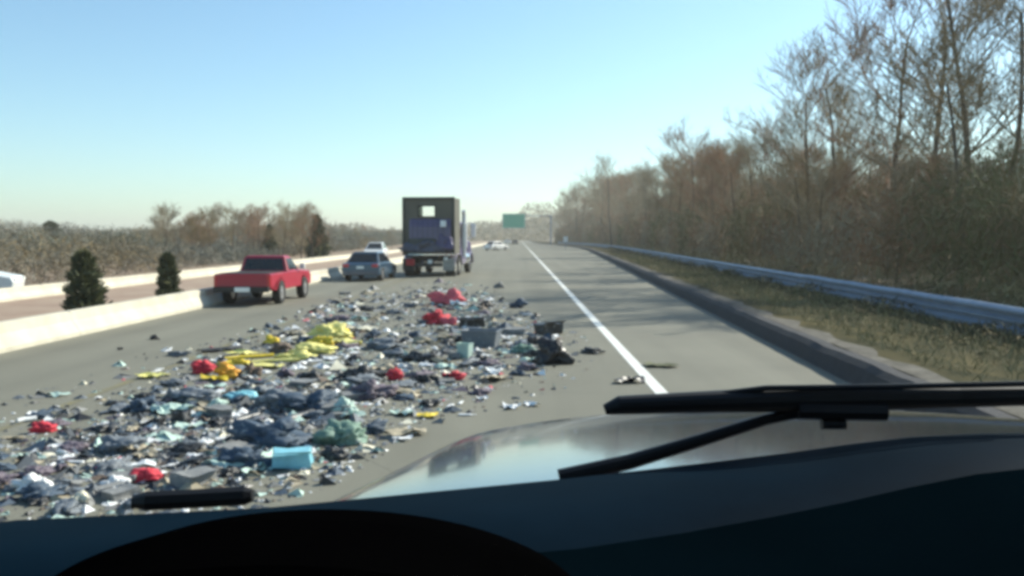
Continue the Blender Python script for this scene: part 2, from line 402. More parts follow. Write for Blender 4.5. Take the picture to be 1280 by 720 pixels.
# undergrowth of the right woods: uncountable brush
def brush(name, N, label, yr=(22, 330)):
    Y = yr[0] + (yr[1] - yr[0]) * rng.random(N) ** 1.9
    kx = np.array([kerb_x(v) for v in Y]); D = 7.0 + rng.random(N) ** 1.3 * 22
    X = kx + D
    zb = np.array([bank_z(d, v) for d, v in zip(D, Y)])
    hmax = (2.2 + 1.6 * np.sin(Y * 0.21 + X * 0.13) * 0.4 + 3.0 * np.clip((D - 6) / 12, 0, 1)) * (1 + 0.5 * np.clip(Y / 150, 0, 1)) * (0.8 + 0.4 * rng.random(N))
    hh = rng.random(N) ** 0.9 * hmax
    C = np.stack([X, Y, zb + hh], axis=1)
    sc = 1.0 + Y / 70
    A = rng.normal(size=(N, 3)) * np.array([0.45, 0.45, 0.55]) + np.array([0, 0, 0.55]); A /= np.linalg.norm(A, axis=1, keepdims=True)
    A *= (rng.uniform(0.25, 0.7, N) * np.sqrt(sc))[:, None]
    wid = rng.uniform(0.010, 0.036, N) * sc
    clump = np.sin(X * 0.5 + 3 * np.sin(Y * 0.11)) + np.sin(Y * 0.23 + 1.3) + rng.normal(size=N) * 0.7
    mi = np.where(clump > 1.35, 3, np.where(clump > 0.2, 0, np.where(clump > -0.9, 1, 2)))
    mi = np.where((hh < 0.7) & (rng.random(N) < 0.6), 4, mi)
    o = quads_mesh(name, C, A, wid, [TWIG, TWIG_R, TWIG_G, OLIVE, STRAW], mi)
    return tag(o, label, 'undergrowth', kind='stuff')
brush('undergrowth', 210000, 'dense brown leafless brush filling the woods behind the guardrail')
# verge grass tufts
N = 60000
Y = 6 + 90 * rng.random(N) ** 1.6; kx = np.array([kerb_x(v) for v in Y]); D = 0.9 + rng.random(N) ** 0.8 * 7.2
den = np.sin(D * 3.1 + np.sin(Y * .3)) + rng.normal(size=N) * 0.8
Kp = den > -0.3; Y, kx, D = Y[Kp], kx[Kp], D[Kp]; N = len(Y)
C = np.stack([kx + D, Y, np.array([bank_z(d, v) for d, v in zip(D, Y)]) + 0.03 + 0.07 * rng.random(N)], axis=1)
A = rng.normal(size=(N, 3)) * 0.5 + np.array([0, 0, 0.9]); A /= np.linalg.norm(A, axis=1, keepdims=True); A *= rng.uniform(0.08, 0.30, N)[:, None]
o = quads_mesh('grass', C, A, rng.uniform(0.005, 0.014, N) * (1 + Y / 25), [STRAW, OLIVE], (rng.random(N) < 0.45).astype(int)); tag(o, 'tufts of dry yellow grass on the right verge', 'grass', kind='stuff')

# dark weed blades added at the guardrail foot to widen its shadow band
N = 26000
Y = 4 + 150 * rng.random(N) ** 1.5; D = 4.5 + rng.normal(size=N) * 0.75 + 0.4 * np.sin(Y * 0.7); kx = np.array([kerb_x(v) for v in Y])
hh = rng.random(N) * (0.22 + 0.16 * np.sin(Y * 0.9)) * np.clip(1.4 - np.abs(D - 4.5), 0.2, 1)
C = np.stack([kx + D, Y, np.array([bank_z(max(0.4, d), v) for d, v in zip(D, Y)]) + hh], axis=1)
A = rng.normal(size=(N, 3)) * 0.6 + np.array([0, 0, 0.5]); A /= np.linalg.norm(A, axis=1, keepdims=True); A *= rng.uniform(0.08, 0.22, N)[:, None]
o = quads_mesh('shade_weeds', C, A, rng.uniform(0.012, 0.03, N) * (1 + Y / 40), [mat('shade_weed_leaf', (0.05, 0.055, 0.022), 0.95, scale=1), STRAW, TWIG], rng.choice([0, 1, 2], N, p=[.7, .12, .18])); tag(o, 'dark weed blades added to widen the shadow band under the guardrail', 'shade_weeds', kind='stuff')

# left side trees beyond the opposite road
prof_l = [(-80, 300), (0, 292), (60, 285), (110, 292), (200, 288), (240, 272), (380, 268), (420, 285), (500, 290), (560, 290), (600, 285)]
def sky_l(px): return float(np.interp(px, [p[0] for p in prof_l], [p[1] for p in prof_l]))
n = 0; tries = 0
while n < 70 and tries < 4000:
    tries += 1
    Y = 50 + 330 * rt.random() ** 1.3; X = -(24 + rt.random() ** 1.2 * (50 + 0.12 * Y))
    px = 648 + X / Y * F
    if px < -80 or px > 590: continue
    top = H + (297 - (sky_l(px) + rt.uniform(-6, 22))) / F * Y; 
    if top < 3.0 or top > 16: continue
    place_tree(rt.randrange(7), X, Y, -0.1, top, 'bare leafless tree beyond the low cream wall on the left', 'bare trees on the far left side'); n += 1
N = 150000
Y = 22 + 380 * rng.random(N) ** 1.2; X = -(18.5 + rng.random(N) ** 1.4 * 45 + 0.06 * Y)
hm = (0.8 + 0.35 * np.sin(Y * 0.09 + X * 0.11) + 0.45 * np.sin(X * 0.23 + 2 * np.sin(Y * 0.05)) * np.sin(Y * 0.17) + 0.040 * (-X - 18) + 0.005 * Y) * (0.8 + 0.4 * rng.random(N)); hh = rng.random(N) * hm
hh = np.where((Y > 26) & (Y < 34.5) & (X > -25), hh * 0.12, hh)
C = np.stack([X, Y, hh], axis=1); A = rng.normal(size=(N, 3)) * 0.6 + np.array([0, 0, 0.15]); A /= np.linalg.norm(A, axis=1, keepdims=True); sc = 1 + Y / 60
A *= (rng.uniform(0.25, 0.7, N) * np.sqrt(sc))[:, None]
cl = np.sin(X * 0.3) + np.sin(Y * 0.1) + rng.normal(size=N) * 0.5
o = quads_mesh('brushwood', C, A, rng.uniform(0.010, 0.028, N) * sc, [mat('scrub_brown', (0.17, 0.15, 0.11), 0.95, scale=.4), mat('scrub_grey', (0.20, 0.195, 0.155), 0.95, scale=.4), mat('scrub_green', (0.10, 0.115, 0.07), 0.95, scale=.4), TWIG], np.where(cl > 0.9, 2, np.where(cl > -0.5, 1, np.where(cl > -1.3, 0, 3)))); tag(o, 'grey brown brushwood beyond the low cream wall', 'brushwood', kind='stuff')
# wooded ridge closing the view
def ridge_h(x): return 9.0 + 17 * sstep(-70, 60, x) + 3 * math.sin(x * 0.03)
rg = pydata('hill', *(lambda xs: ([(x, 560, -0.5) for x in xs] + [(x, 640, ridge_h(x) * 0.75) for x in xs] + [(x, 760, -0.5) for x in xs], [(i, i + 1, i + 1 + len(xs), i + len(xs)) for i in range(len(xs) - 1)] + [(i + len(xs), i + 1 + len(xs), i + 1 + 2 * len(xs), i + 2 * len(xs)) for i in range(len(xs) - 1)]))(list(range(-600, 420, 20))), WOODFLOOR, smooth=True); tag(rg, kind='structure')
N = 45000
X = rng.uniform(-560, 330, N); Y = rng.uniform(520, 650, N)
rh = np.array([ridge_h(v) for v in X]); base = np.clip((Y - 560) / 80, 0, 1) * rh * 0.75; C = np.stack([X, Y, base + rng.random(N) * rh * (0.38 + 0.2 * np.sin(X * 0.15))], axis=1)
A = rng.normal(size=(N, 3)) + np.array([0, 0, 0.8]); A /= np.linalg.norm(A, axis=1, keepdims=True); A *= rng.uniform(1.5, 4, N)[:, None]
o = quads_mesh('distant_wood', C, A, rng.uniform(0.3, 0.9, N), [TWIG, TWIG_G, EVERG], rng.choice([0, 1, 2], N, p=[.45, .35, .2])); tag(o, 'far-off wood closing the end of the road', 'wood', kind='stuff')

def conifer(X, Y, h, wdt, label, group=None, name='evergreen_shrub', cat='shrub', z=0.0, seed=1, cone=1.0):
    root = tag(empty(name, (X, Y, z)), label, cat, group)
    bm = bmesh.new(); tube(bm, [(0, 0, -0.1), (0, 0, h * 0.6)], [wdt * 0.06, wdt * 0.02], 6); obj('trunk', bm, BARK, root)
    rr = np.random.default_rng(seed); N = 2600
    t = rr.random(N) ** 0.8; prof_ = np.where(t < 0.12, 0.7 + t * 2.5, (1 - (t - 0.12) / 0.88) ** (0.75 * cone)) * (0.85 + 0.15 * np.sin(t * 30))
    a = rr.uniform(0, 2 * np.pi, N); rad = np.sqrt(rr.random(N)) * prof_ * wdt / 2 * (1 + 0.15 * np.sin(a * 3))
    C = np.stack([np.cos(a) * rad, np.sin(a) * rad, t * h], axis=1)
    A = np.stack([np.cos(a), np.sin(a), np.full(N, 0.7)], axis=1) + rr.normal(size=(N, 3)) * 0.5; A /= np.linalg.norm(A, axis=1, keepdims=True); A *= (rr.uniform(0.08, 0.2, N) * h / 1.6)[:, None] ** 0.8
    quads_mesh('crown', C, A, rr.uniform(0.03, 0.07, N) * h / 1.6, [EVERG, OLIVE], (rr.random(N) < 0.45).astype(int), root)
    return root
conifer(-10.25, 20.8, 1.7, 1.15, 'larger dark evergreen shrub behind the left end of the barrier', seed=1, cone=0.6)
conifer(-10.4, 26.2, 1.55, 0.8, 'smaller dark evergreen shrub behind the barrier left of the pickup', seed=2, cone=0.5)
def at(px, Y): return (px - 648) / F * Y
conifer(at(397, 80), 80, 4.0, 2.7, 'tall dark evergreen tree beyond the barrier right of the pickup', name='evergreen_tree', cat='tree', seed=3)
conifer(at(337, 90), 90, 3.3, 2.2, 'shorter dark evergreen tree directly behind the pickup cab', name='evergreen_tree', cat='tree', seed=4)
conifer(at(62, 120), 120, 4.2, 5.0, 'hazy evergreen tree on the left skyline above the low wall', name='evergreen_tree', cat='tree', seed=5, cone=.6)
conifer(at(250, 110), 110, 3.2, 4.0, 'low evergreen tree beyond the low wall left of the pickup', name='evergreen_tree', cat='tree', seed=6, cone=.6)

# ------------------------------------------------------------------ vehicles
def crumple(w_, d_, h_, seed, sub=4, amp=0.45):
    bm = bmesh.new(); bmesh.ops.create_icosphere(bm, subdivisions=sub, radius=0.5)
    for v in bm.verts:
        p = v.co.copy(); n1 = noise.noise(p * 2.6 + Vector((seed, 0, 0)))
        n2 = 1 - abs(noise.noise(p * 6.0 + Vector((0, seed, 0)))) * 3.0; n3 = 1 - abs(noise.noise(p * 13.0 + Vector((0, 3, seed)))) * 3.0
        v.co = p * (0.85 + 0.85 * n1 + 0.30 * n2 + 0.16 * n3)
        v.co.x *= w_; v.co.y *= d_; v.co.z = max(-0.12, v.co.z * 0.8 + 0.10) * h_ * 1.5
    z0 = min(v.co.z for v in bm.verts)
    for v in bm.verts: v.co.z -= z0
    return bm
def wheel(parent, x, y, r=0.33, wd=0.22, rim=RIM):
    e = empty('wheel', (x, y, r)); e.parent = parent
    bm = bmesh.new(); s = 1 if x > 0 else -1
    prof = [(-wd / 2, r * 0.62), (-wd / 2, r * 0.93), (-wd * 0.36, r), (wd * 0.36, r), (wd / 2, r * 0.93), (wd / 2, r * 0.62)]
    rings = []
    for k in range(24):
        a = 2 * math.pi * k / 24; rings.append([bm.verts.new((px, math.cos(a) * pr, math.sin(a) * pr)) for px, pr in prof])
    for i in range(24):
        a, b = rings[i], rings[(i + 1) % 24]
        for k in range(len(prof)): bm.faces.new((a[k], a[(k + 1) % 6], b[(k + 1) % 6], b[k]))
    obj('tyre', bm, TYRE, e, smooth=False)
    bm = bmesh.new(); tube(bm, [(-wd * 0.42, 0, 0), (wd * 0.42, 0, 0)], r * 0.63, 20)
    tube(bm, [(s * wd * 0.42, 0, 0), (s * wd * 0.5, 0, 0)], r * 0.2, 10)
    obj('rim', bm, rim, e)
    return e
def arch(yc, r, n=7, z0=0.0):
    return [(yc + math.cos(math.pi * (1 - k / (n - 1))) * r, z0 + math.sin(math.pi * k / (n - 1)) * r) for k in range(n)]
def greenhouse(parent, low, high, zl, zh, hw_l, hw_h, paint, rear_only=False):
    """low = (yr, yf) at the belt line, high = (yr, yf) at the roof; returns roof with pillars as one part, windows separate"""
    def P(u, v):     # u along belt..roof 0..1
        return
    a = [(-hw_l, low[0], zl), (hw_l, low[0], zl), (hw_l, low[1], zl), (-hw_l, low[1], zl)]
    b = [(-hw_h, high[0], zh), (hw_h, high[0], zh), (hw_h, high[1], zh), (-hw_h, high[1], zh)]
    bm = bmesh.new(); va = [bm.verts.new(p) for p in a]; vb = [bm.verts.new(p) for p in b]
    top = [bm.verts.new((p[0] * 0.86, p[1] * 0.9 + (high[0] + high[1]) * 0.05, zh + 0.045)) for p in b]
    for i in range(4):
        bm.faces.new((va[i], va[(i + 1) % 4], vb[(i + 1) % 4], vb[i])); bm.faces.new((vb[i], vb[(i + 1) % 4], top[(i + 1) % 4], top[i]))
    bm.faces.new(top)
    obj('cabin', bm, paint, parent, bevel=0.03)
    A = [Vector(p) for p in a]; B = [Vector(p) for p in b]
    def pane(i, u0, u1, v0, v1, nm):
        j = (i + 1) % 4; q = []
        for u, v in ((u0, v0), (u1, v0), (u1, v1), (u0, v1)):
            lo = A[i].lerp(A[j], u); hi = B[i].lerp(B[j], u); q.append(lo.lerp(hi, v))
        nrm = (q[1] - q[0]).cross(q[3] - q[0]).normalized()
        c = sum(q, Vector()) / 4; mid = sum(A + B, Vector()) / 8
        if nrm.dot(c - mid) < 0: nrm = -nrm
        bm = bmesh.new(); f1 = [bm.verts.new(p + nrm * 0.012) for p in q]; f0 = [bm.verts.new(p - nrm * 0.01) for p in q]
        bm.faces.new(f1); bm.faces.new(f0)
        for k in range(4): bm.faces.new((f1[k], f1[(k + 1) % 4], f0[(k + 1) % 4], f0[k]))
        obj(nm, bm, GLASSD, parent)
    pane(0, 0.07, 0.93, 0.12, 0.9, 'rear_window'); pane(2, 0.07, 0.93, 0.1, 0.92, 'windscreen')
    for i in (1, 3):
        if rear_only: pane(i, 0.1, 0.9, 0.12, 0.9, 'side_window')
        else: pane(i, 0.08, 0.48, 0.12, 0.9, 'side_window'); pane(i, 0.52, 0.92, 0.12, 0.9, 'side_window')
def lamp(parent, x, y, z, s, m, name):
    bm = bmesh.new(); box(bm, (x, y, z), s); obj(name, bm, m, parent, bevel=0.01)
def sedan(name, loc, rz, paint, label, hw=0.88, L=4.4, hgt=1.42, group=None):
    c = tag(empty(name, loc, rz), label, 'car', group); k = hgt / 1.42
    y0, y1 = 0.0, L; r = 0.33
    prof = [(y0 + 0.05, 0.28)] + arch(y0 + 0.85, 0.38, z0=0.25) + arch(y1 - 0.85, 0.38, z0=0.25) + [(y1 - 0.05, 0.26), (y1, 0.5), (y1 - 0.08, 0.68), (y1 - 1.15, 0.86 * k), (y0 + 1.2, 0.92 * k), (y0 + 0.15, 0.90 * k), (y0, 0.80), (y0 - 0.02, 0.5)]
    bm = bmesh.new(); prism_x(bm, prof, [(-hw, 0.05), (-hw + 0.06, 0), (hw - 0.06, 0), (hw, 0.05)]); obj('body', bm, paint, c, bevel=0.025)
    greenhouse(c, (y0 + 0.45, y1 - 1.1), (y0 + 1.05, y1 - 1.95), 0.88 * k, 1.38 * k, hw - 0.08, hw - 0.27, paint)
    for x in (-hw + 0.1, hw - 0.1):
        for y in (y0 + 0.85, y1 - 0.85): wheel(c, x, y)
    for s in (-1, 1):
        lamp(c, s * (hw - 0.20), y0 + 0.0, 0.74, (0.28, 0.08, 0.14), REDL, 'tail_light')
        lamp(c, s * (hw - 0.22), y1 - 0.03, 0.58, (0.28, 0.1, 0.12), WHITEL, 'headlight')
    lamp(c, 0, y0 - 0.035, 0.40, (hw * 1.9, 0.12, 0.18), paint, 'bumper')
    lamp(c, 0, y0 - 0.03, 0.66, (0.34, 0.05, 0.12), WHITEL, 'number_plate')
    return c
def pickup(loc, rz):
    c = tag(empty('pickup_truck', loc, rz), 'red pickup truck pulled over against the concrete median barrier', 'pickup truck')
    hw = 0.86; L = 4.6
    prof = [(0.04, 0.48)] + arch(1.05, 0.40, z0=0.42) + arch(L - 0.85, 0.40, z0=0.42) + [(L, 0.45), (L + 0.02, 0.75), (L - 0.15, 0.92), (L - 1.2, 0.98), (2.0, 0.98), (2.0, 0.96), (0.0, 0.96), (-0.02, 0.7)]
    bm = bmesh.new(); prism_x(bm, prof, [(-hw, 0.04), (-hw + 0.05, 0), (hw - 0.05, 0), (hw, 0.04)]); obj('body', bm, REDP, c, bevel=0.02)
    bm = bmesh.new(); box(bm, (0, 0.98, 0.975), (1.45, 1.8, 0.012)); obj('cargo_bed', bm, FRAMEP, c)
    bm = bmesh.new(); box(bm, (0, -0.035, 0.74), (1.5, 0.04, 0.44)); obj('tailgate', bm, REDP, c, bevel=0.01)
    greenhouse(c, (2.02, L - 1.15), (2.15, L - 1.85), 0.95, 1.42, hw - 0.07, hw - 0.2, REDP, rear_only=True)
    for x in (-hw + 0.1, hw - 0.08):
        for y in (1.05, L - 0.85): wheel(c, x, y, 0.36, 0.24)
    lamp(c, 0, -0.10, 0.50, (1.66, 0.14, 0.16), FRAMEP, 'bumper')
    for s in (-1, 1):
        lamp(c, s * (hw - 0.08), -0.02, 0.74, (0.14, 0.06, 0.34), REDL, 'tail_light')
        lamp(c, s * (hw - 0.2), L + 0.01, 0.76, (0.26, 0.06, 0.16), WHITEL, 'headlight')
        lamp(c, s * (hw + 0.10), L - 1.45, 1.10, (0.16, 0.10, 0.18), WHITEP if s > 0 else REDP, 'wing_mirror')
    lamp(c, 0.05, -0.19, 0.50, (0.46, 0.03, 0.14), WHITEL, 'number_plate')
    return c
pickup((-8.24, 26.4, 0.0), R(-1.5))
sedan('car', (-7.35, 41.2, 0), R(-3), BLUEP, 'dark blue car pulled over between the pickup and the purple truck', hgt=1.36, hw=0.88)
sedan('car', (-4.9, 141, 0), R(-38), WHITEP, 'white car on the open road just right of the purple truck')
sedan('car', (-0.9, 250, 0), R(0), DARKP, 'dark car far ahead below the green road sign')
sedan('car', (-3.0, 290, 0), R(12), WHITEP, 'pale car in the distance left of the dark one under the sign')
sedan('car', (-21.9, 30, 0), R(-72), WHITEP, 'white car beyond the low wall at the left frame edge', hgt=1.5)
sedan('car', (-12.9, 82, 0.02), R(-178), WHITEP, 'white car beyond the barrier seen over the dark blue car', hgt=1.6)

PANE = bpy.data.materials.new('clear_pane'); PANE.use_nodes = True; t = PANE.node_tree; t.nodes.clear()
t1 = t.nodes.new('ShaderNodeBsdfTransparent'); t2 = t.nodes.new('ShaderNodeBsdfGlossy'); t3 = t.nodes.new('ShaderNodeMixShader'); t4 = t.nodes.new('ShaderNodeOutputMaterial')
t3.inputs[0].default_value = 0.06; t2.inputs['Roughness'].default_value = 0.05
t.links.new(t1.outputs[0], t3.inputs[1]); t.links.new(t2.outputs[0], t3.inputs[2]); t.links.new(t3.outputs[0], t4.inputs[0])
BCHR = mat('bright_chrome', (0.8, 0.8, 0.8), 0.45, 0.5, vary=0.03)
def semi(loc, rz):
    c = tag(empty('truck', loc, rz), 'purple truck with tall dark box and chrome stack among the debris', 'truck')
    bm = bmesh.new()
    for s in (-1, 1): box(bm, (s * 0.42, 3.6, 0.95), (0.10, 7.0, 0.26))
    for yy in (0.2, 1.5, 3.2, 4.8, 6.6): box(bm, (0, yy, 0.95), (0.74, 0.1, 0.18))
    obj('chassis', bm, FRAMEP, c)
    # dark box
    bm = bmesh.new()
    for q in (-1, 1): box(bm, (q * 1.33, 1.0, 2.65), (0.06, 1.8, 2.96))
    box(bm, (0, 1.0, 4.10), (2.598, 1.8, 0.06)); box(bm, (0, 1.0, 1.20), (2.598, 1.8, 0.06))
    for yy, x0, x1, z0, z1 in ((0.13, -0.52, 0.32, 3.17, 3.68), (1.87, -0.70, 1.05, 3.05, 3.85)):
        box(bm, ((-1.299 + x0) / 2, yy, 2.65), (x0 + 1.299, 0.05, 2.838)); box(bm, ((1.299 + x1) / 2, yy, 2.65), (1.299 - x1, 0.05, 2.838))
        box(bm, ((x0 + x1) / 2, yy, (z1 + 4.069) / 2), (x1 - x0, 0.05, 4.069 - z1)); box(bm, ((x0 + x1) / 2, yy, (1.231 + z0) / 2), (x1 - x0, 0.05, z0 - 1.231))
    obj('box_body', bm, BOXP, c)
    bm = bmesh.new()
    box(bm, (0, 0.07, 4.10), (2.80, 0.10, 0.14)); box(bm, (0, 0.07, 1.18), (2.80, 0.10, 0.14))
    for s in (-1, 1): box(bm, (s * 1.34, 0.07, 2.64), (0.12, 0.10, 2.80))
    obj('rear_frame', bm, mat('frame_dark', (0.035, 0.04, 0.035), 0.6), c, bevel=0.015)
    bm = bmesh.new()
    for zz in (3.14, 3.71): box(bm, (-0.10, 0.08, zz), (0.96, 0.05, 0.06))
    for xx in (-0.55, 0.35): box(bm, (xx, 0.08, 3.425), (0.06, 0.05, 0.508))
    obj('window_frame', bm, FRAMEP, c)
    bm = bmesh.new(); box(bm, (-0.10, 0.13, 3.425), (0.838, 0.008, 0.508)); obj('rear_window', bm, PANE, c)
    # purple lower panel with bulge
    bm = bmesh.new()
    prism_x(bm, [(0.12, 1.3), (-0.10, 1.34), (-0.20, 1.9), (-0.18, 2.6), (-0.05, 3.0), (0.12, 3.05)], [(-1.0, 0.05), (-0.9, 0), (0.7, 0), (1.22, 0.03)]); obj('purple_panel', bm, PURPP, c, bevel=0.04)
    bm = bmesh.new(); prism_x(bm, [(0.12, 1.28), (-0.14, 1.28), (-0.232, 1.72), (-0.21, 2.02), (0.12, 2.02)], [(-1.04, 0.03), (-0.95, 0), (0.35, 0), (0.5, 0.03)]); obj('lower_panel', bm, mat('panel_dark_green', (0.035, 0.045, 0.045), 0.6, vary=0.4, scale=2), c, bevel=0.03)
    bm = bmesh.new()
    for q in range(7): tube(bm, [(-0.8 + q * 0.27, -0.205, 2.05), (-0.8 + q * 0.27, -0.185, 2.58), (-0.8 + q * 0.27, -0.06, 2.96)], 0.012, 5)
    obj('panel_ribs', bm, FRAMEP, c)
    bm = crumple(2.0, 0.7, 0.62, 4.2); tp = obj('tarp', bm, mat('tarp_slate', (0.07, 0.08, 0.12), 0.7, vary=0.4, scale=3), c, smooth=True); tp.location = (-0.25, -0.12, 1.30)
    bm = crumple(0.9, 0.5, 0.75, 9.1); tp = obj('tarp', bm, PURPP, c, smooth=True); tp.location = (0.85, -0.12, 1.45)
    bm = bmesh.new(); tube(bm, [(0.84, -0.20, 2.92), (0.84, -0.24, 2.6)], 0.16, 10); obj('work_light', bm, WHITEL, c)
    bm = bmesh.new(); box(bm, (0.2, -0.1, 1.16), (2.5, 0.3, 0.07)); obj('step', bm, CHROME, c)
    # cab ahead of the box
    prof = [(2.0, 0.75), (2.0, 2.75), (2.15, 2.95), (3.6, 2.95), (3.95, 2.75), (4.25, 2.05), (6.5, 1.85), (6.8, 1.6), (6.85, 0.7)] + list(reversed(arch(5.75, 0.62, z0=0.6)))
    bm = bmesh.new(); prism_x(bm, prof, [(-1.2, 0.08), (-1.12, 0), (1.12, 0), (1.2, 0.08)]); obj('cab', bm, PURPP, c, bevel=0.03)
    for s in (-1, 1):
        bm = bmesh.new(); box(bm, (s * 1.205, 3.2, 2.35), (0.03, 1.0, 0.6)); obj('side_window', bm, GLASSD, c)
        bm = bmesh.new(); tube(bm, [(s * 1.52, 2.25, 1.0), (s * 1.52, 2.25, 3.3)], 0.12, 12); tube(bm, [(s * 1.52, 2.25, 3.3), (s * 1.52, 2.10, 3.5)], 0.11, 12)
        tube(bm, [(s * 1.52, 2.25, 1.5), (s * 1.52, 2.25, 2.8)], 0.18, 12); obj('exhaust_stack', bm, BCHR, c)
        bm = bmesh.new(); box(bm, (s * 1.78, 3.9, 2.45), (0.28, 0.12, 0.75)); obj('wing_mirror', bm, BCHR, c, bevel=0.03)
        bm = bmesh.new(); tube(bm, [(s * 1.2, 3.9, 2.85), (s * 1.78, 3.9, 2.85)], 0.02, 6); tube(bm, [(s * 1.2, 3.9, 2.05), (s * 1.78, 3.9, 2.05)], 0.02, 6); obj('mirror_arm', bm, CHROME, c)
        bm = bmesh.new(); tube(bm, [(s * 1.18, 3.1, 0.85), (s * 1.18, 4.6, 0.85)], 0.33, 20); obj('fuel_tank', bm, CHROME, c)
        # half fender over the front wheel and over the rear pair
        for yc, rr_ in ((5.75, 0.62), (1.25, 1.12)):
            bm = bmesh.new(); aa = [math.pi * k / 12 for k in range(13)]; sc = 1.0 if rr_ < 1 else 0.55
            ro = [(yc + math.cos(a) * rr_, 0.55 + math.sin(a) * (rr_ * sc + 0.03)) for a in aa]; ri = [(yc + math.cos(a) * (rr_ - 0.04), 0.55 + math.sin(a) * (rr_ * sc - 0.01)) for a in reversed(aa)]
            prism_x(bm, ro + ri, [(s * 0.95, 0.0), (s * 1.42, 0.0)]); obj('fender', bm, mat('pale_fender', (0.45, 0.42, 0.5), 0.35, 0.5, vary=0.05), c)
        for yy in (0.65, 1.85): wheel(c, s * 1.12, yy, 0.5, 0.5, mat('pale_rim', (0.6, 0.6, 0.55), 0.5, 0.3))
        wheel(c, s * 1.15, 5.75, 0.5, 0.3, CHROME)
        bm = bmesh.new(); box(bm, (s * 1.08, -0.02, 0.62), (0.6, 0.03, 0.62)); obj('mudflap', bm, mat('pale_flap', (0.30, 0.30, 0.27), 0.7) if s > 0 else FRAMEP, c)
        lamp(c, s * 0.95, -0.08, 0.95 if s > 0 else 0.75, (0.2, 0.06, 0.16) if s > 0 else (0.46, 0.08, 0.34), WHITEL if s > 0 else REDL, 'tail_light')
    bm = bmesh.new(); box(bm, (0, -0.04, 0.62), (1.5, 0.14, 0.2)); obj('rear_bumper', bm, FRAMEP, c, bevel=0.02)
    lamp(c, 0.12, -0.14, 0.78, (0.22, 0.06, 0.2), WHITEL, 'reversing_light')
    return c
semi((-4.72, 46.6, 0), R(-6))

# overhead road sign, far ahead
sg = tag(empty('road_sign', (9.0, 245, 0)), 'big green overhead highway sign on a cantilever at the road end', 'sign')
bm = bmesh.new(); tube(bm, [(0, 0, 0), (0, 0, 8.2)], 0.22, 10); obj('pole', bm, STEEL, sg)
bm = bmesh.new(); tube(bm, [(0, 0, 8.0), (-6, 0, 8.0), (-13.2, 0, 7.95)], [0.13, 0.11, 0.08], 8)
obj('cantilever_arm', bm, STEEL, sg)
bm = bmesh.new(); box(bm, (-10.2, -0.3, 6.6), (6.3, 0.08, 4.0)); obj('sign_panel', bm, SIGNG, sg)
bm = bmesh.new()
for z in (4.75, 8.45): box(bm, (-10.2, -0.345, z), (6.1, 0.02, 0.1))
for x in (-13.2, -7.2): box(bm, (x, -0.346, 6.6), (0.1, 0.02, 3.7))
obj('sign_border', bm, WHITEP, sg)
mk = tag(empty('marker_post', (7.6, 150, 0.3 if kerb_x(150) < 7.6 else 0.0)), 'small pale marker post on the right roadside far ahead', 'post')
mk.location = (kerb_x(150) + 0.9 - 0.0, 150, 0.33)
mk.location.x = 8.0; mk.location.z = 0.0
bm = bmesh.new(); tube(bm, [(0, 0, 0), (0, 0, 1.5)], 0.05, 8); obj('pole', bm, STEEL, mk)
bm = bmesh.new(); box(bm, (0, -0.06, 1.75), (0.75, 0.04, 0.9)); obj('marker_plate', bm, WHITEP, mk)

# ------------------------------------------------------------------ debris on the road
def gp(px, py):
    y = H * F / (py - 297.0); return ((px - 648) / F * y, y)
def colmat(name, c, rough=0.6, vary=0.2):
    m = mat('debris_' + name, c, rough, vary=vary, scale=5)
    if name in ('blue', 'slate', 'green', 'purple', 'dark', 'brown', 'grey'):      # printed and mixed fabrics: a second colour in patches
        r_ = [x for x in m.node_tree.nodes if x.type == 'VALTORGB'][0].color_ramp; e = r_.elements.new(0.60)
        e.color = tuple(min(1, q * 0.8) for q in c) + (1,); r_.elements[-1].position = 0.63; r_.elements[-1].color = (c[0] * .5 + .2, c[1] * .5 + .2, c[2] * .5 + .19, 1)
        [x for x in m.node_tree.nodes if x.type == 'TEX_NOISE'][0].inputs['Scale'].default_value = 9
    return m
DC = dict(red=(0.55, 0.03, 0.05), pink=(0.62, 0.10, 0.13), yellow=(0.70, 0.52, 0.04), lemon=(0.72, 0.66, 0.22), orange=(0.68, 0.33, 0.03), cream=(0.66, 0.62, 0.48), white=(0.78, 0.78, 0.76),
          cyan=(0.22, 0.52, 0.60), blue=(0.05, 0.085, 0.13), slate=(0.17, 0.195, 0.22), green=(0.20, 0.32, 0.25), pale=(0.42, 0.55, 0.48), grey=(0.24, 0.24, 0.23), dark=(0.03, 0.032, 0.035), black=(0.012, 0.012, 0.015), brown=(0.17, 0.12, 0.085), purple=(0.15, 0.12, 0.15), olive=(0.13, 0.13, 0.06), tan=(0.34, 0.29, 0.2))
DM = {k: colmat(k, v, 0.45 if k in ('dark', 'black', 'white', 'cyan') else 0.7) for k, v in DC.items()}
def sheet(w_, d_, h_, seed, n=7):
    """a bent and creased sheet lying on the ground, with thickness"""
    bm = bmesh.new(); g = []
    for i in range(n):
        row = []
        for j in range(n):
            u = i / (n - 1) - .5; v = j / (n - 1) - .5
            z = h_ * (0.5 + 0.9 * noise.noise(Vector((u * 2.2 + seed, v * 2.2, 0))) + 0.5 * noise.noise(Vector((u * 6, v * 6 + seed, 3))))
            row.append(bm.verts.new((u * w_ * (1 + 0.2 * math.sin(seed + v * 5)), v * d_ * (1 + 0.2 * math.cos(seed * 2 + u * 4)), max(0.003, z))))
        g.append(row)
    for i in range(n - 1):
        for j in range(n - 1): bm.faces.new((g[i][j], g[i + 1][j], g[i + 1][j + 1], g[i][j + 1]))
    r_ = bmesh.ops.extrude_face_region(bm, geom=bm.faces[:])
    for v in [x for x in r_['geom'] if isinstance(x, bmesh.types.BMVert)]: v.co.z += 0.006
    return bm
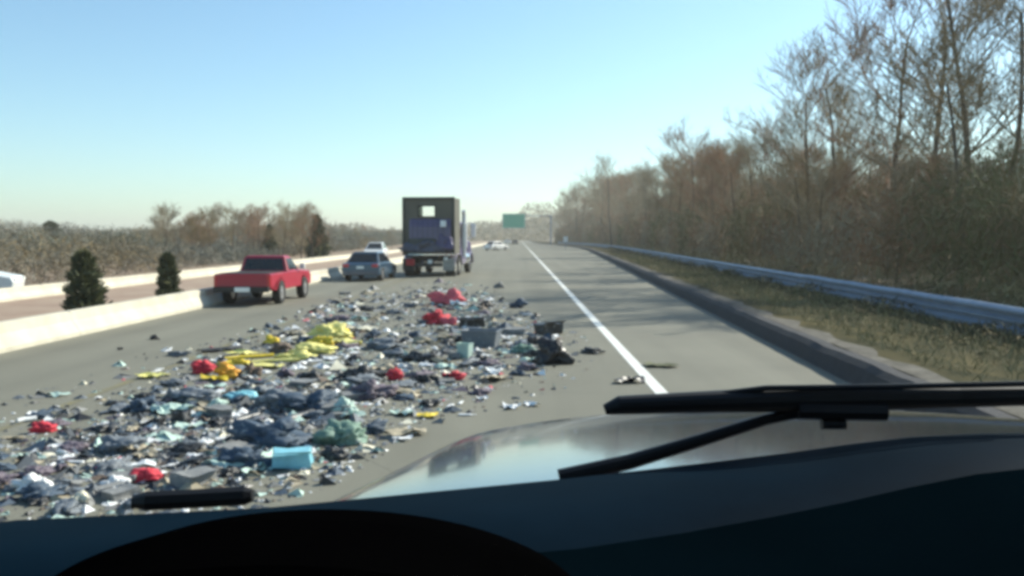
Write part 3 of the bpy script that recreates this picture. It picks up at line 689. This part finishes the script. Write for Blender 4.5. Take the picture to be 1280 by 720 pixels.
def tub(w_, d_, h_, seed):
    """an open container with thick walls, a little tapered"""
    bm = bmesh.new(); t = min(w_, d_) * 0.07
    lv = [(0.84, 0.0, 0), (1.0, h_, 0), (1.06, h_, 0), (1.06, h_ * 1.04, 0), (1.0 - 2 * t / w_, h_ * 1.04, 0), (0.84 - 2 * t / w_, h_ * 0.08, 0)]
    rings = []
    for k, z, _ in lv: rings.append([bm.verts.new((sx * w_ / 2 * k, sy * d_ / 2 * k, z)) for sx, sy in ((-1, -1), (1, -1), (1, 1), (-1, 1))])
    for a, b in zip(rings, rings[1:]):
        for k in range(4): bm.faces.new((a[k], a[(k + 1) % 4], b[(k + 1) % 4], b[k]))
    bm.faces.new(rings[0]); bm.faces.new(rings[-1]); return bm
def crate_lump(w_, d_, h_, seed):
    """a dented carton with one open flap"""
    bm = bmesh.new(); box(bm, (0, 0, h_ / 2), (w_, d_, h_))
    bmesh.ops.subdivide_edges(bm, edges=bm.edges[:], cuts=2, use_grid_fill=True)
    for v in bm.verts:
        nn = noise.noise_vector(v.co * (2.0 / max(w_, d_)) + Vector((seed, 0, 0))); v.co += Vector(nn) * min(w_, d_, h_) * 0.28; v.co.z = max(0, v.co.z)
    q = [bm.verts.new(p) for p in ((-w_ / 2, -d_ / 2, h_), (w_ / 2, -d_ / 2, h_), (w_ * 0.55, -d_ * 0.8, h_ * 1.25), (-w_ * 0.45, -d_ * 0.85, h_ * 1.2))]
    bm.faces.new(q); return bm
def bottle(w_, d_, h_, seed):
    bm = bmesh.new(); L = w_; r_ = h_ / 2
    tube(bm, [(-L / 2, 0, r_), (-L / 2 + L * .05, 0, r_), (L * 0.15, 0, r_), (L * 0.3, 0, r_), (L * 0.36, 0, r_), (L / 2, 0, r_)], [r_ * .8, r_, r_, r_ * .45, r_ * .35, r_ * .38], 10); return bm
def pipe(w_, d_, h_, seed):
    bm = bmesh.new(); tube(bm, [(-w_ / 2, -d_ / 3, h_ / 2), (-w_ / 6, 0, h_ * 0.6), (w_ / 6, d_ / 4, h_ * .5), (w_ / 2, d_ / 2, h_ / 2)], h_ / 2, 8); return bm
MK = dict(heap=crumple, sheet=sheet, tub=tub, carton=crate_lump, bottle=bottle, pipe=pipe)
def piece(kind, name, cname, px, py, wpx, hpx, label, cat, dfac=0.7, rz=None, flat=False):
    x, y = gp(px, py + hpx * 0.35); s = F / y
    w_ = wpx / s; 
    h_ = hpx / s * (0.5 if flat else 0.75); d_ = w_ * dfac
    bm = MK[kind](w_, d_, max(0.03, h_), random.uniform(0, 50))
    o = obj(name, bm, DM[cname], None, smooth=(kind == 'heap'))
    if kind in ('tub', 'carton'):
        b = o.modifiers.new('bevel', 'BEVEL'); b.width = min(w_, h_) * 0.05; b.segments = 1
    o.location = (x, y, 0.004); o.rotation_euler = (0, 0, random.uniform(-0.6, 0.6) if rz is None else rz)
    return tag(o, label, cat)
U = [
 ('heap', 'cloth', 'lemon', 368, 446, 34, 13, 'lemon yellow lump between the tubes and the big yellow pile', 'cloth'),
 ('heap', 'cloth', 'yellow', 428, 419, 22, 13, 'golden lump on the right flank of the yellow pile', 'cloth'),
 ('sheet', 'plastic_sheet', 'lemon', 300, 442, 36, 9, 'pale yellow sheet just behind the long bright yellow tube', 'sheet'),
 ('sheet', 'plastic_sheet', 'yellow', 265, 474, 30, 9, 'golden sheet in front of the dull red bundle', 'sheet'),
 ('sheet', 'plastic_sheet', 'cream', 380, 422, 30, 8, 'cream sheet at the back left of the yellow pile', 'sheet'),
 ('heap', 'fabric', 'slate', 140, 560, 50, 22, 'slate grey heap between the dusty and the near red wrappers', 'fabric'),
 ('heap', 'fabric', 'slate', 480, 432, 40, 14, 'slate grey fabric behind the dark heap right of the yellow pile', 'fabric'),
 ('heap', 'bag', 'pale', 268, 508, 26, 14, 'pale green bag left of the light blue one', 'bag'),
 ('heap', 'bag', 'white', 135, 607, 24, 14, 'white bag left of the near red wrapper', 'bag'),
 ('heap', 'black_bag', 'black', 691, 441, 36, 40, 'black bulky bag beside the white edge line, largest dark piece', 'bag'),
 ('carton', 'grey_carton', 'dark', 686, 411, 30, 18, 'dark grey crumpled carton just behind the big black bag', 'carton'),
 ('heap', 'cloth', 'pink', 561, 373, 32, 22, 'pinkish red crumpled cloth heap nearest the purple truck', 'cloth'),
 ('sheet', 'plastic_sheet', 'white', 574, 380, 20, 9, 'white scrap against the pinkish red cloth heap near the truck', 'scrap'),
 ('heap', 'cloth', 'red', 545, 398, 32, 20, 'bright red cloth heap in front of the pinkish one', 'cloth'),
 ('heap', 'cloth', 'pink', 562, 402, 16, 12, 'small pink scrap of cloth right of the bright red heap', 'cloth'),
 ('heap', 'cloth', 'lemon', 412, 416, 44, 22, 'lemon yellow heap at the upper right of the yellow pile', 'cloth'),
 ('heap', 'cloth', 'lemon', 385, 437, 42, 16, 'lemon yellow lump in the middle of the yellow pile', 'cloth'),
 ('heap', 'cloth', 'yellow', 400, 428, 26, 18, 'deep yellow lump wedged between the two lemon ones', 'cloth'),
 ('sheet', 'plastic_sheet', 'lemon', 430, 428, 40, 10, 'flat lemon sheet right of the yellow pile', 'sheet'),
 ('sheet', 'plastic_sheet', 'cream', 449, 411, 38, 9, 'long cream sheet just behind the yellow pile', 'sheet'),
 ('heap', 'cloth', 'orange', 281, 466, 30, 22, 'orange yellow bundle touching the red one on the left', 'cloth'),
 ('heap', 'cloth', 'yellow', 292, 456, 34, 14, 'rich yellow bundle above the orange one', 'cloth'),
 ('pipe', 'tube', 'yellow', 308, 448, 56, 6, 'long bright yellow tube lying above the orange bundle', 'tube'),
 ('pipe', 'tube', 'lemon', 340, 453, 50, 6, 'pale yellow tube right of the longer bright one', 'tube'),
 ('sheet', 'plastic_sheet', 'lemon', 330, 458, 40, 8, 'flat pale yellow sheet in front of the two tubes', 'sheet'),
 ('heap', 'cloth', 'red', 251, 461, 26, 20, 'dull red bundle left of the orange one', 'cloth'),
 ('heap', 'cloth', 'brown', 311, 466, 20, 20, 'brown lump right of the orange bundle', 'cloth'),
 ('heap', 'cloth', 'brown', 352, 436, 30, 16, 'brown lump behind the yellow tubes', 'cloth'),
 ('heap', 'cloth', 'yellow', 338, 426, 18, 12, 'small yellow lump behind the brown one', 'cloth'),
 ('sheet', 'board', 'lemon', 186, 471, 34, 9, 'pale yellow board lying alone at the left of the field', 'board'),
 ('tub', 'plastic_tub', 'slate', 602, 424, 46, 26, 'slate blue open tub in the middle of the road', 'tub'),
 ('carton', 'carton', 'dark', 590, 404, 30, 14, 'dark carton behind the slate blue tub', 'carton'),
 ('tub', 'plastic_tub', 'pale', 581, 440, 18, 24, 'pale green upright tub left of the slate blue one', 'tub'),
 ('sheet', 'paper', 'white', 613, 464, 24, 14, 'white folded paper right of the small red wrapper', 'paper'),
 ('heap', 'wrapper', 'red', 567, 471, 24, 14, 'small red wrapper in the middle of the debris', 'wrapper'),
 ('heap', 'wrapper', 'red', 492, 470, 16, 18, 'upright red wrapper left of the middle of the debris', 'wrapper'),
 ('sheet', 'card', 'yellow', 535, 521, 24, 8, 'lone bright yellow card near the bonnet edge', 'card'),
 ('carton', 'carton', 'cyan', 362, 578, 48, 26, 'light cyan carton nearest the bonnet, largest pale blue piece', 'carton'),
 ('heap', 'bag', 'cyan', 297, 497, 32, 14, 'light blue bag in front of the orange bundle', 'bag'),
 ('heap', 'bag', 'pale', 430, 513, 26, 26, 'pale green bag in the blue heap', 'bag'),
 ('heap', 'wrapper', 'red', 176, 599, 36, 18, 'red wrapper in the near foreground above the left wiper', 'wrapper'),
 ('sheet', 'paper', 'white', 168, 585, 34, 12, 'white paper resting beside the near red wrapper', 'paper'),
 ('heap', 'wrapper', 'red', 43, 538, 24, 16, 'dusty red wrapper alone at the left edge', 'wrapper'),
 ('heap', 'paper', 'white', 30, 610, 34, 26, 'large crumpled white paper at the lower left corner', 'paper'),
 ('pipe', 'tube', 'white', 25, 528, 20, 8, 'short white tube left of the dusty red wrapper', 'tube'),
 ('bottle', 'bottle', 'white', 70, 570, 22, 7, 'white bottle lying in front of the dusty red wrapper', 'bottle'),
 ('heap', 'paper', 'cream', 88, 632, 26, 20, 'cream crumpled paper right of the large white one', 'paper'),
 ('heap', 'scrap', 'dark', 740, 439, 26, 9, 'flat dark scrap right of the big black bag', 'scrap'),
 ('sheet', 'rubber_mat', 'black', 787, 476, 34, 9, 'black flat strip touching the white edge line', 'rubber'),
 ('sheet', 'rubber_mat', 'olive', 827, 457, 38, 6, 'thin olive strip on the shoulder right of the edge line', 'rubber'),
 ('heap', 'scrap', 'black', 608, 381, 14, 12, 'small black lump right of the pinkish cloth heap', 'scrap'),
 ('heap', 'scrap', 'grey', 625, 357, 10, 9, 'lone grey lump farthest down the open lane', 'scrap'),
 ('carton', 'carton', 'dark', 222, 525, 20, 22, 'small dark carton at the left of the field', 'carton'),
 ('heap', 'scrap', 'black', 190, 423, 12, 6, 'black lump alone on the shoulder left of the yellow pile', 'scrap'),
 ('heap', 'scrap', 'black', 146, 437, 6, 4, 'tiny black lump alone nearest the barrier', 'scrap'),
 ('heap', 'fabric', 'blue', 335, 545, 84, 40, 'wide dark blue fabric heap in the thick of the debris', 'fabric'),
 ('heap', 'fabric', 'blue', 385, 505, 64, 32, 'dark blue fabric heap left of the pale green bag', 'fabric'),
 ('heap', 'fabric', 'slate', 350, 500, 60, 26, 'slate grey fabric heap behind the wide blue one', 'fabric'),
 ('heap', 'fabric', 'green', 425, 545, 54, 36, 'grey green fabric heap below the pale green bag', 'fabric'),
 ('heap', 'fabric', 'purple', 462, 490, 50, 24, 'purple fabric heap below the upright red wrapper', 'fabric'),
 ('heap', 'fabric', 'purple', 420, 400, 34, 10, 'dusty purple cloth behind the yellow pile', 'fabric'),
 ('heap', 'fabric', 'blue', 300, 575, 60, 28, 'dark blue lump between the left wiper and the cyan carton', 'fabric'),
 ('heap', 'fabric', 'slate', 240, 497, 56, 20, 'grey fabric spread in front of the dull red bundle', 'fabric'),
 ('heap', 'fabric', 'dark', 445, 468, 46, 20, 'dark fabric heap right of the yellow pile', 'fabric'),
 ('heap', 'fabric', 'dark', 525, 447, 44, 16, 'dark fabric heap behind the small red wrapper', 'fabric'),
 ('heap', 'fabric', 'green', 655, 437, 28, 14, 'grey green cloth left of the big black bag', 'fabric'),
 ('sheet', 'paper', 'cream', 652, 438, 26, 8, 'cream paper on the grey green cloth left of the black bag', 'paper'),
]
for u in U: piece(*u)
# repeats: small alike scraps in groups
FIELD = [(0, 500), (110, 470), (170, 445), (260, 430), (330, 405), (380, 385), (440, 365), (520, 352), (600, 350), (640, 380), (690, 400), (750, 430), (760, 460), (700, 505), (600, 520), (520, 540), (440, 600), (340, 640), (150, 690), (-60, 720), (-60, 520)]
def inside(px, py, poly=FIELD):
    c = False; j = len(poly) - 1
    for i in range(len(poly)):
        (xi, yi), (xj, yj) = poly[i], poly[j]
        if (yi > py) != (yj > py) and px < (xj - xi) * (py - yi) / (yj - yi) + xi: c = not c
        j = i
    return c
rd = random.Random(21)
CORE = [(0.05, 540, 378, 60, 14), (0.27, 330, 530, 95, 42), (0.14, 220, 560, 110, 42), (0.2, 450, 455, 110, 34), (0.14, 600, 420, 60, 36), (0.1, 90, 590, 70, 36), (0.08, 420, 400, 70, 22)]
def sample():
    while True:
        u = rd.random(); acc = 0
        for wt, cx, cy, sx, sy in CORE:
            acc += wt
            if u < acc: break
        px, py = rd.gauss(cx, sx), rd.gauss(cy, sy)
        if py > 349 and inside(px, py): return px, py
KINDS = [
 (46, 'sheet', 'paper_scrap', 'white', (0.10, 0.28), 0.10, 'small white paper scrap lying among the road debris', 'paper', 'white paper scraps on the road'),
 (30, 'bottle', 'bottle', 'white', (0.16, 0.28), 0.07, 'small white plastic bottle lying among the road debris', 'bottle', 'white bottles on the road'),
 (34, 'heap', 'rag', 'dark', (0.15, 0.40), 0.14, 'dark crumpled rag lying among the road debris', 'rag', 'dark rags on the road'),
 (34, 'heap', 'rag', 'slate', (0.15, 0.42), 0.14, 'slate grey crumpled rag lying among the road debris', 'rag', 'slate grey rags on the road'),
 (24, 'heap', 'rag', 'blue', (0.18, 0.45), 0.16, 'dark blue crumpled rag lying among the road debris', 'rag', 'dark blue rags on the road'),
 (22, 'carton', 'small_carton', 'grey', (0.2, 0.4), 0.14, 'small grey dented carton lying among the road debris', 'carton', 'grey cartons on the road'),
 (22, 'sheet', 'plastic_scrap', 'pale', (0.2, 0.45), 0.12, 'pale green plastic scrap lying among the road debris', 'plastic', 'pale green plastic scraps on the road'),
 (20, 'sheet', 'card_scrap', 'tan', (0.2, 0.5), 0.10, 'tan cardboard scrap lying among the road debris', 'cardboard', 'tan cardboard scraps on the road'),
 (16, 'heap', 'rag', 'purple', (0.15, 0.35), 0.13, 'dusty purple rag lying among the road debris', 'rag', 'purple rags on the road'),
 (14, 'pipe', 'short_tube', 'dark', (0.3, 0.7), 0.05, 'thin black tube lying among the road debris', 'tube', 'black tubes on the road'),
]
for cnt, kind, name, cname, rngw, hgt, label, cat, group in KINDS:
    protos = []
    for q in range(4):
        bm = MK[kind](1.0, 0.7, hgt / 0.3, rd.uniform(0, 60)); me = bpy.data.meshes.new(name); bmesh.ops.recalc_face_normals(bm, faces=bm.faces); bm.to_mesh(me); bm.free(); me.materials.append(DM[cname])
        if kind == 'heap': me.polygons.foreach_set('use_smooth', [True] * len(me.polygons))
        protos.append(me)
    for q in range(cnt):
        px, py = sample(); x, y = gp(px, py)
        o = bpy.data.objects.new(name, protos[q % 4]); COL.objects.link(o)
        s = rd.uniform(*rngw) * min(1.2, 0.5 + y / 24); o.scale = (s, s * rd.uniform(0.7, 1.2), s * rd.uniform(0.35, 0.8) if kind != 'sheet' else s * 0.6)
        o.location = (x, y, 0.003); o.rotation_euler = (0, 0, rd.uniform(0, 6.28)); tag(o, label, cat, group)
# the uncountable fine litter
N = 7000; P = [gp(*sample()) for _ in range(N)]
me = bpy.data.meshes.new('litter'); V = []; Fc = []; MI = []
cols = ['white', 'grey', 'slate', 'dark', 'blue', 'pale', 'tan', 'brown', 'purple', 'pink', 'black', 'cream']
wts = [30, 26, 20, 8, 7, 9, 6, 7, 5, 1.5, 8, 5]
for (x, y) in P:
    s = rd.uniform(0.012, 0.042) * (0.7 + y / 22) * (1 + (rd.random() < 0.3) * rd.uniform(0.6, 2.8)); ci = rd.choices(range(len(cols)), wts)[0]
    if ci == 0: s *= 0.75
    a = rd.uniform(0, 6.28); b = len(V); hh = s * rd.uniform(0.15, 0.7); nn = rd.choice((3, 4, 5))
    for k in range(nn): 
        t = a + 6.283 * k / nn; rr_ = s * rd.uniform(0.6, 1.2); V.append((x + math.cos(t) * rr_, y + math.sin(t) * rr_, 0.004))
    ox, oy = rd.uniform(-.4, .4) * s, rd.uniform(-.4, .4) * s
    V.append((x + ox, y + oy, 0.004 + hh)); V.append((x + ox * 2, y + oy * 2 + s * 0.5, 0.004 + hh * 0.8))
    for k in range(nn): Fc.append((b + k, b + (k + 1) % nn, b + nn + (k % 2))); MI.append(ci)
me.from_pydata(V, [], Fc); me.polygons.foreach_set('material_index', MI)
lo = link_mesh('litter', me, [DM[c] for c in cols]); tag(lo, 'fine bits of litter strewn over the road between the larger pieces', 'litter', kind='stuff')

# ------------------------------------------------------------------ the vehicle the camera rides in
V0 = tag(empty('camera_vehicle', (0.45, 0, 0)), 'dark dashboard, bonnet and wipers of the vehicle the view is taken from', 'vehicle')
def own(name, bm, m, smooth=False, bevel=0.0, parent=None):
    o = obj(name, bm, m, parent or V0, smooth, bevel)
    if parent is None: o.matrix_parent_inverse = Matrix.Translation((-0.45, 0, 0))
    return o
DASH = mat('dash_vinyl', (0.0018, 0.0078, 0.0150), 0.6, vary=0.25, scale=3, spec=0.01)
DASH_SHADE = mat('dash_shade_vinyl', (0.0010, 0.0036, 0.0055), 0.8, vary=0.2, scale=3, spec=0.0)  # darker vinyl for the near part: the dash's soft shading put into colour
BINN = mat('binnacle_black', (0.0007, 0.0007, 0.0008), 0.9, vary=0.2, spec=0.0)
RUB = mat('wiper_rubber', (0.006, 0.006, 0.007), 0.5, vary=0.2, spec=0.3)
HOODM = mat('bonnet_paint', (0.022, 0.024, 0.034), 0.16, vary=0.08, spec=0.7, coat=0.8)
MATS['bonnet_paint'].node_tree.nodes['Principled BSDF'].inputs['Coat Roughness'].default_value = 0.06
# dashboard: far edge follows the foot of the windshield
edge = [(-0.75, 0.66, -0.262), (-0.60, 0.715, -0.258), (-0.445, 0.77, -0.25), (-0.233, 0.807, -0.25), (0.05, 0.908, -0.25), (0.14, 0.938, -0.248), (0.225, 0.96, -0.244), (0.30, 0.972, -0.238), (0.37, 0.98, -0.230), (0.44, 0.985, -0.223), (0.52, 0.985, -0.219), (0.62, 0.985, -0.218), (0.85, 0.96, -0.220), (1.1, 0.90, -0.225), (1.35, 0.80, -0.23)]
PR = ((1.0, 0.0), (0.97, 0.001), (0.85, 0.004), (0.72, 0.002), (0.68, -0.004), (0.6, -0.010), (0.42, -0.022), (0.3, -0.05), (0.25, -0.16), (0.25, -0.5))
for nm, k0, k1, mm in (('dashboard_top', 0, 4, DASH), ('dashboard_shaded', 4, 9, DASH_SHADE)):  # the second strip carries the painted shade, with a slanting edge
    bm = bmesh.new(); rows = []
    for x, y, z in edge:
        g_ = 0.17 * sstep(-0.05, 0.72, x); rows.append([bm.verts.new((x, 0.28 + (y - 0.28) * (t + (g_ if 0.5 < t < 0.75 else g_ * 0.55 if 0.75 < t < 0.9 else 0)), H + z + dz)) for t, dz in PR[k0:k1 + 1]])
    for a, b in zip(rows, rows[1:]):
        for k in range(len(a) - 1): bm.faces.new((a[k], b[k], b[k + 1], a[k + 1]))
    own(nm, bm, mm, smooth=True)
# instrument binnacle: a hood over the gauges; its outline is the black arc
bm = bmesh.new(); rings = []
for yy, k, dz in ((0.46, 0.93, -0.012), (0.48, 1.0, 0.0), (0.56, 1.0, 0.0), (0.62, 0.97, -0.012), (0.70, 0.85, -0.06)):
    rr_ = []
    for i in range(41):
        a = math.pi * i / 40; c_a = math.cos(a)
        rr_.append(bm.verts.new((-0.135 + c_a * 0.192 * k, yy, H - 0.258 + math.sin(a) * 0.077 + dz)))
    rings.append(rr_)
for a, b in zip(rings, rings[1:]):
    for k in range(40): bm.faces.new((a[k], a[k + 1], b[k + 1], b[k]))
f0 = bm.faces.new(rings[0])
own('instrument_binnacle', bm, BINN, smooth=False)
# bonnet: tapered, curved down to the front and over its left edge
def hood_z(y): 
    t = max(0, y - 1.02); return H - 0.302 - 0.062 * t - 0.036 * t * t
LE = [(0.98, -0.30), (1.15, -0.255), (1.4, -0.19), (1.6, -0.155), (1.8, -0.115), (1.95, -0.04), (2.08, 0.06), (2.2, 0.20), (2.28, 0.36), (2.32, 0.45)]
bm = bmesh.new(); rows = []
for y, xl in LE:
    half = 0.45 - xl; hr = 0.93 - 0.16 * max(0, (y - 1.6) / 0.7) ** 2; row = []
    for k in range(-14, 15):
        u = k / 12.0
        hf = half if u < 0 else hr
        if abs(u) <= 1: x = 0.45 + u * hf; z = hood_z(y) - 0.020 * abs(u) ** 4 - 0.012 * u * u
        else:
            e = (abs(u) - 1) * 6; x = 0.45 + math.copysign(hf + 0.02 + 0.02 * e, u); z = hood_z(y) - 0.032 - 0.10 * e - (0.35 if e > 0.9 else 0)
        row.append(bm.verts.new((x, y, z)))
    rows.append(row)
front = [bm.verts.new((v.co.x, v.co.y + 0.05, v.co.z - 0.5)) for v in rows[-1]]; rows.append(front)
for a, b in zip(rows, rows[1:]):
    for k in range(len(a) - 1): bm.faces.new((a[k], b[k], b[k + 1], a[k + 1]))
o = own('bonnet', bm, HOODM, smooth=True)
sb = o.modifiers.new('sub', 'SUBSURF'); sb.levels = 2; sb.render_levels = 2
# cowl between bonnet and windshield
bm = bmesh.new(); a_ = []; b_ = []; c_ = []
for x, y, z in edge:
    a_.append(bm.verts.new((x, y + 0.005, H + z - 0.004))); b_.append(bm.verts.new((x, y + 0.03, H + z - 0.03))); c_.append(bm.verts.new((x, y + 0.07 , H + z - 0.12)))
for q in ((a_, b_), (b_, c_)):
    for k in range(len(edge) - 1): bm.faces.new((q[0][k], q[0][k + 1], q[1][k + 1], q[1][k]))
own('cowl', bm, RUB, smooth=True)
# lower body and wheels so that it stands on the road
bm = bmesh.new()
prof = [(-2.4, 0.55), (-2.4, 1.60), (0.5, 1.60), (0.62, 1.62), (0.85, 1.55), (1.0, 1.25), (1.0, 0.55)]
prism_x(bm, prof, [(-0.62 , 0.05), (-0.56, 0), (1.46, 0), (1.52, 0.05)]); own('lower_body', bm, HOODM)
for x in (-0.85, 0.85):
    for y in (1.35, -1.6): wheel(V0, x, y, 0.42, 0.26)
# roof, header and pillars around the driver
bm = bmesh.new()
box(bm, (0.45, -0.9, H + 0.50), (2.0, 2.4, 0.06)); box(bm, (0.45, 0.30, H + 0.47), (1.9, 0.12, 0.08)); box(bm, (0.45, -2.1, H + 0.05), (2.0, 0.06, 0.96))
for s in (-1, 1):
    xx = 0.45 + s * 1.02; box(bm, (xx, -1.2, H + 0.05), (0.05, 1.8, 0.96)); box(bm, (xx, -0.1, H - 0.36), (0.05, 1.0, 0.16))
tube(bm, [(-0.72, 0.66, H - 0.27), (-0.56, 0.30, H + 0.47)], 0.035, 8); tube(bm, [(1.38, 0.80, H - 0.27), (1.40, 0.30, H + 0.47)], 0.035, 8)
own('cabin_shell', bm, BINN)
# windshield: one clear slightly reflecting pane
gm = bpy.data.materials.new('windshield_glass'); gm.use_nodes = True; t = gm.node_tree; t.nodes.clear()
out = t.nodes.new('ShaderNodeOutputMaterial'); mx = t.nodes.new('ShaderNodeMixShader'); tr = t.nodes.new('ShaderNodeBsdfTransparent'); gl = t.nodes.new('ShaderNodeBsdfGlossy')
lw = t.nodes.new('ShaderNodeLayerWeight'); lw.inputs['Blend'].default_value = 0.5
pw = t.nodes.new('ShaderNodeMath'); pw.operation = 'POWER'; pw.inputs[1].default_value = 4.0; t.links.new(lw.outputs['Facing'], pw.inputs[0])
fr = t.nodes.new('ShaderNodeMath'); fr.operation = 'MULTIPLY_ADD'; fr.inputs[1].default_value = 0.4; fr.inputs[2].default_value = 0.015; t.links.new(pw.outputs[0], fr.inputs[0]); gl.inputs['Roughness'].default_value = 0.03
tr.inputs[0].default_value = (0.95, 0.985, 0.97, 1)
t.links.new(fr.outputs[0], mx.inputs[0]); t.links.new(tr.outputs[0], mx.inputs[1]); t.links.new(gl.outputs[0], mx.inputs[2]); t.links.new(mx.outputs[0], out.inputs[0])
bm = bmesh.new(); lo_ = [bm.verts.new((x, y + 0.004, H + z - 0.006)) for x, y, z in edge]; hi_ = [bm.verts.new((0.45 + (x - 0.45) * 0.9, 0.30 + (y - 0.66) * 0.25, H + 0.46)) for x, y, z in edge]
for k in range(len(edge) - 1): bm.faces.new((lo_[k], lo_[k + 1], hi_[k + 1], hi_[k]))
own('windshield', bm, gm, smooth=True)
# wipers, outside the glass
def ray(px, py, Y): return Vector(((px - 648) / F * Y, Y, H - (py - 297) / F * Y))
def blade(bm, pts, rx, rz_):
    tube(bm, pts, rx, 8)
wp = empty('wiper'); wp.parent = V0; wp.matrix_parent_inverse = Matrix.Translation((-0.45, 0, 0))
bm = bmesh.new()
pts = [ray(757, 514, 0.985), ray(775, 508, 0.985), ray(900, 503, 0.99), ray(1040, 499, 1.0), ray(1200, 497, 1.0), ray(1420, 492, 0.99)]
tube(bm, pts, [0.006, 0.0105, 0.0125, 0.0155, 0.0125, 0.010], 14); obj('blade', bm, RUB, wp, smooth=False)
bm = bmesh.new(); tube(bm, [ray(700, 601, 1.01), ray(790, 580, 1.01), ray(880, 552, 1.005), ray(960, 526, 1.0), ray(1045, 508, 0.995)], [0.010, 0.009, 0.0075, 0.0065, 0.006], 10)
tube(bm, [ray(1000, 514, 0.99), ray(1110, 516, 0.99)], 0.011, 8); tube(bm, [ray(1030, 532, 0.99), ray(1060, 532, 0.99)], 0.006, 8)
tube(bm, [ray(880, 496, 0.99), ray(960, 486, 0.985), ray(1120, 484, 0.985), ray(1290, 480, 0.985)], 0.0035, 6)
obj('wiper_arm', bm, RUB, wp)
wp2 = empty('wiper'); wp2.parent = V0; wp2.matrix_parent_inverse = Matrix.Translation((-0.45, 0, 0))
bm = bmesh.new(); tube(bm, [ray(158, 633, 0.83), ray(175, 632, 0.83), ray(235, 629, 0.84), ray(300, 625, 0.85), ray(311, 624, 0.85)], [0.006, 0.0095, 0.0095, 0.0095, 0.006], 8); obj('blade', bm, RUB, wp2)
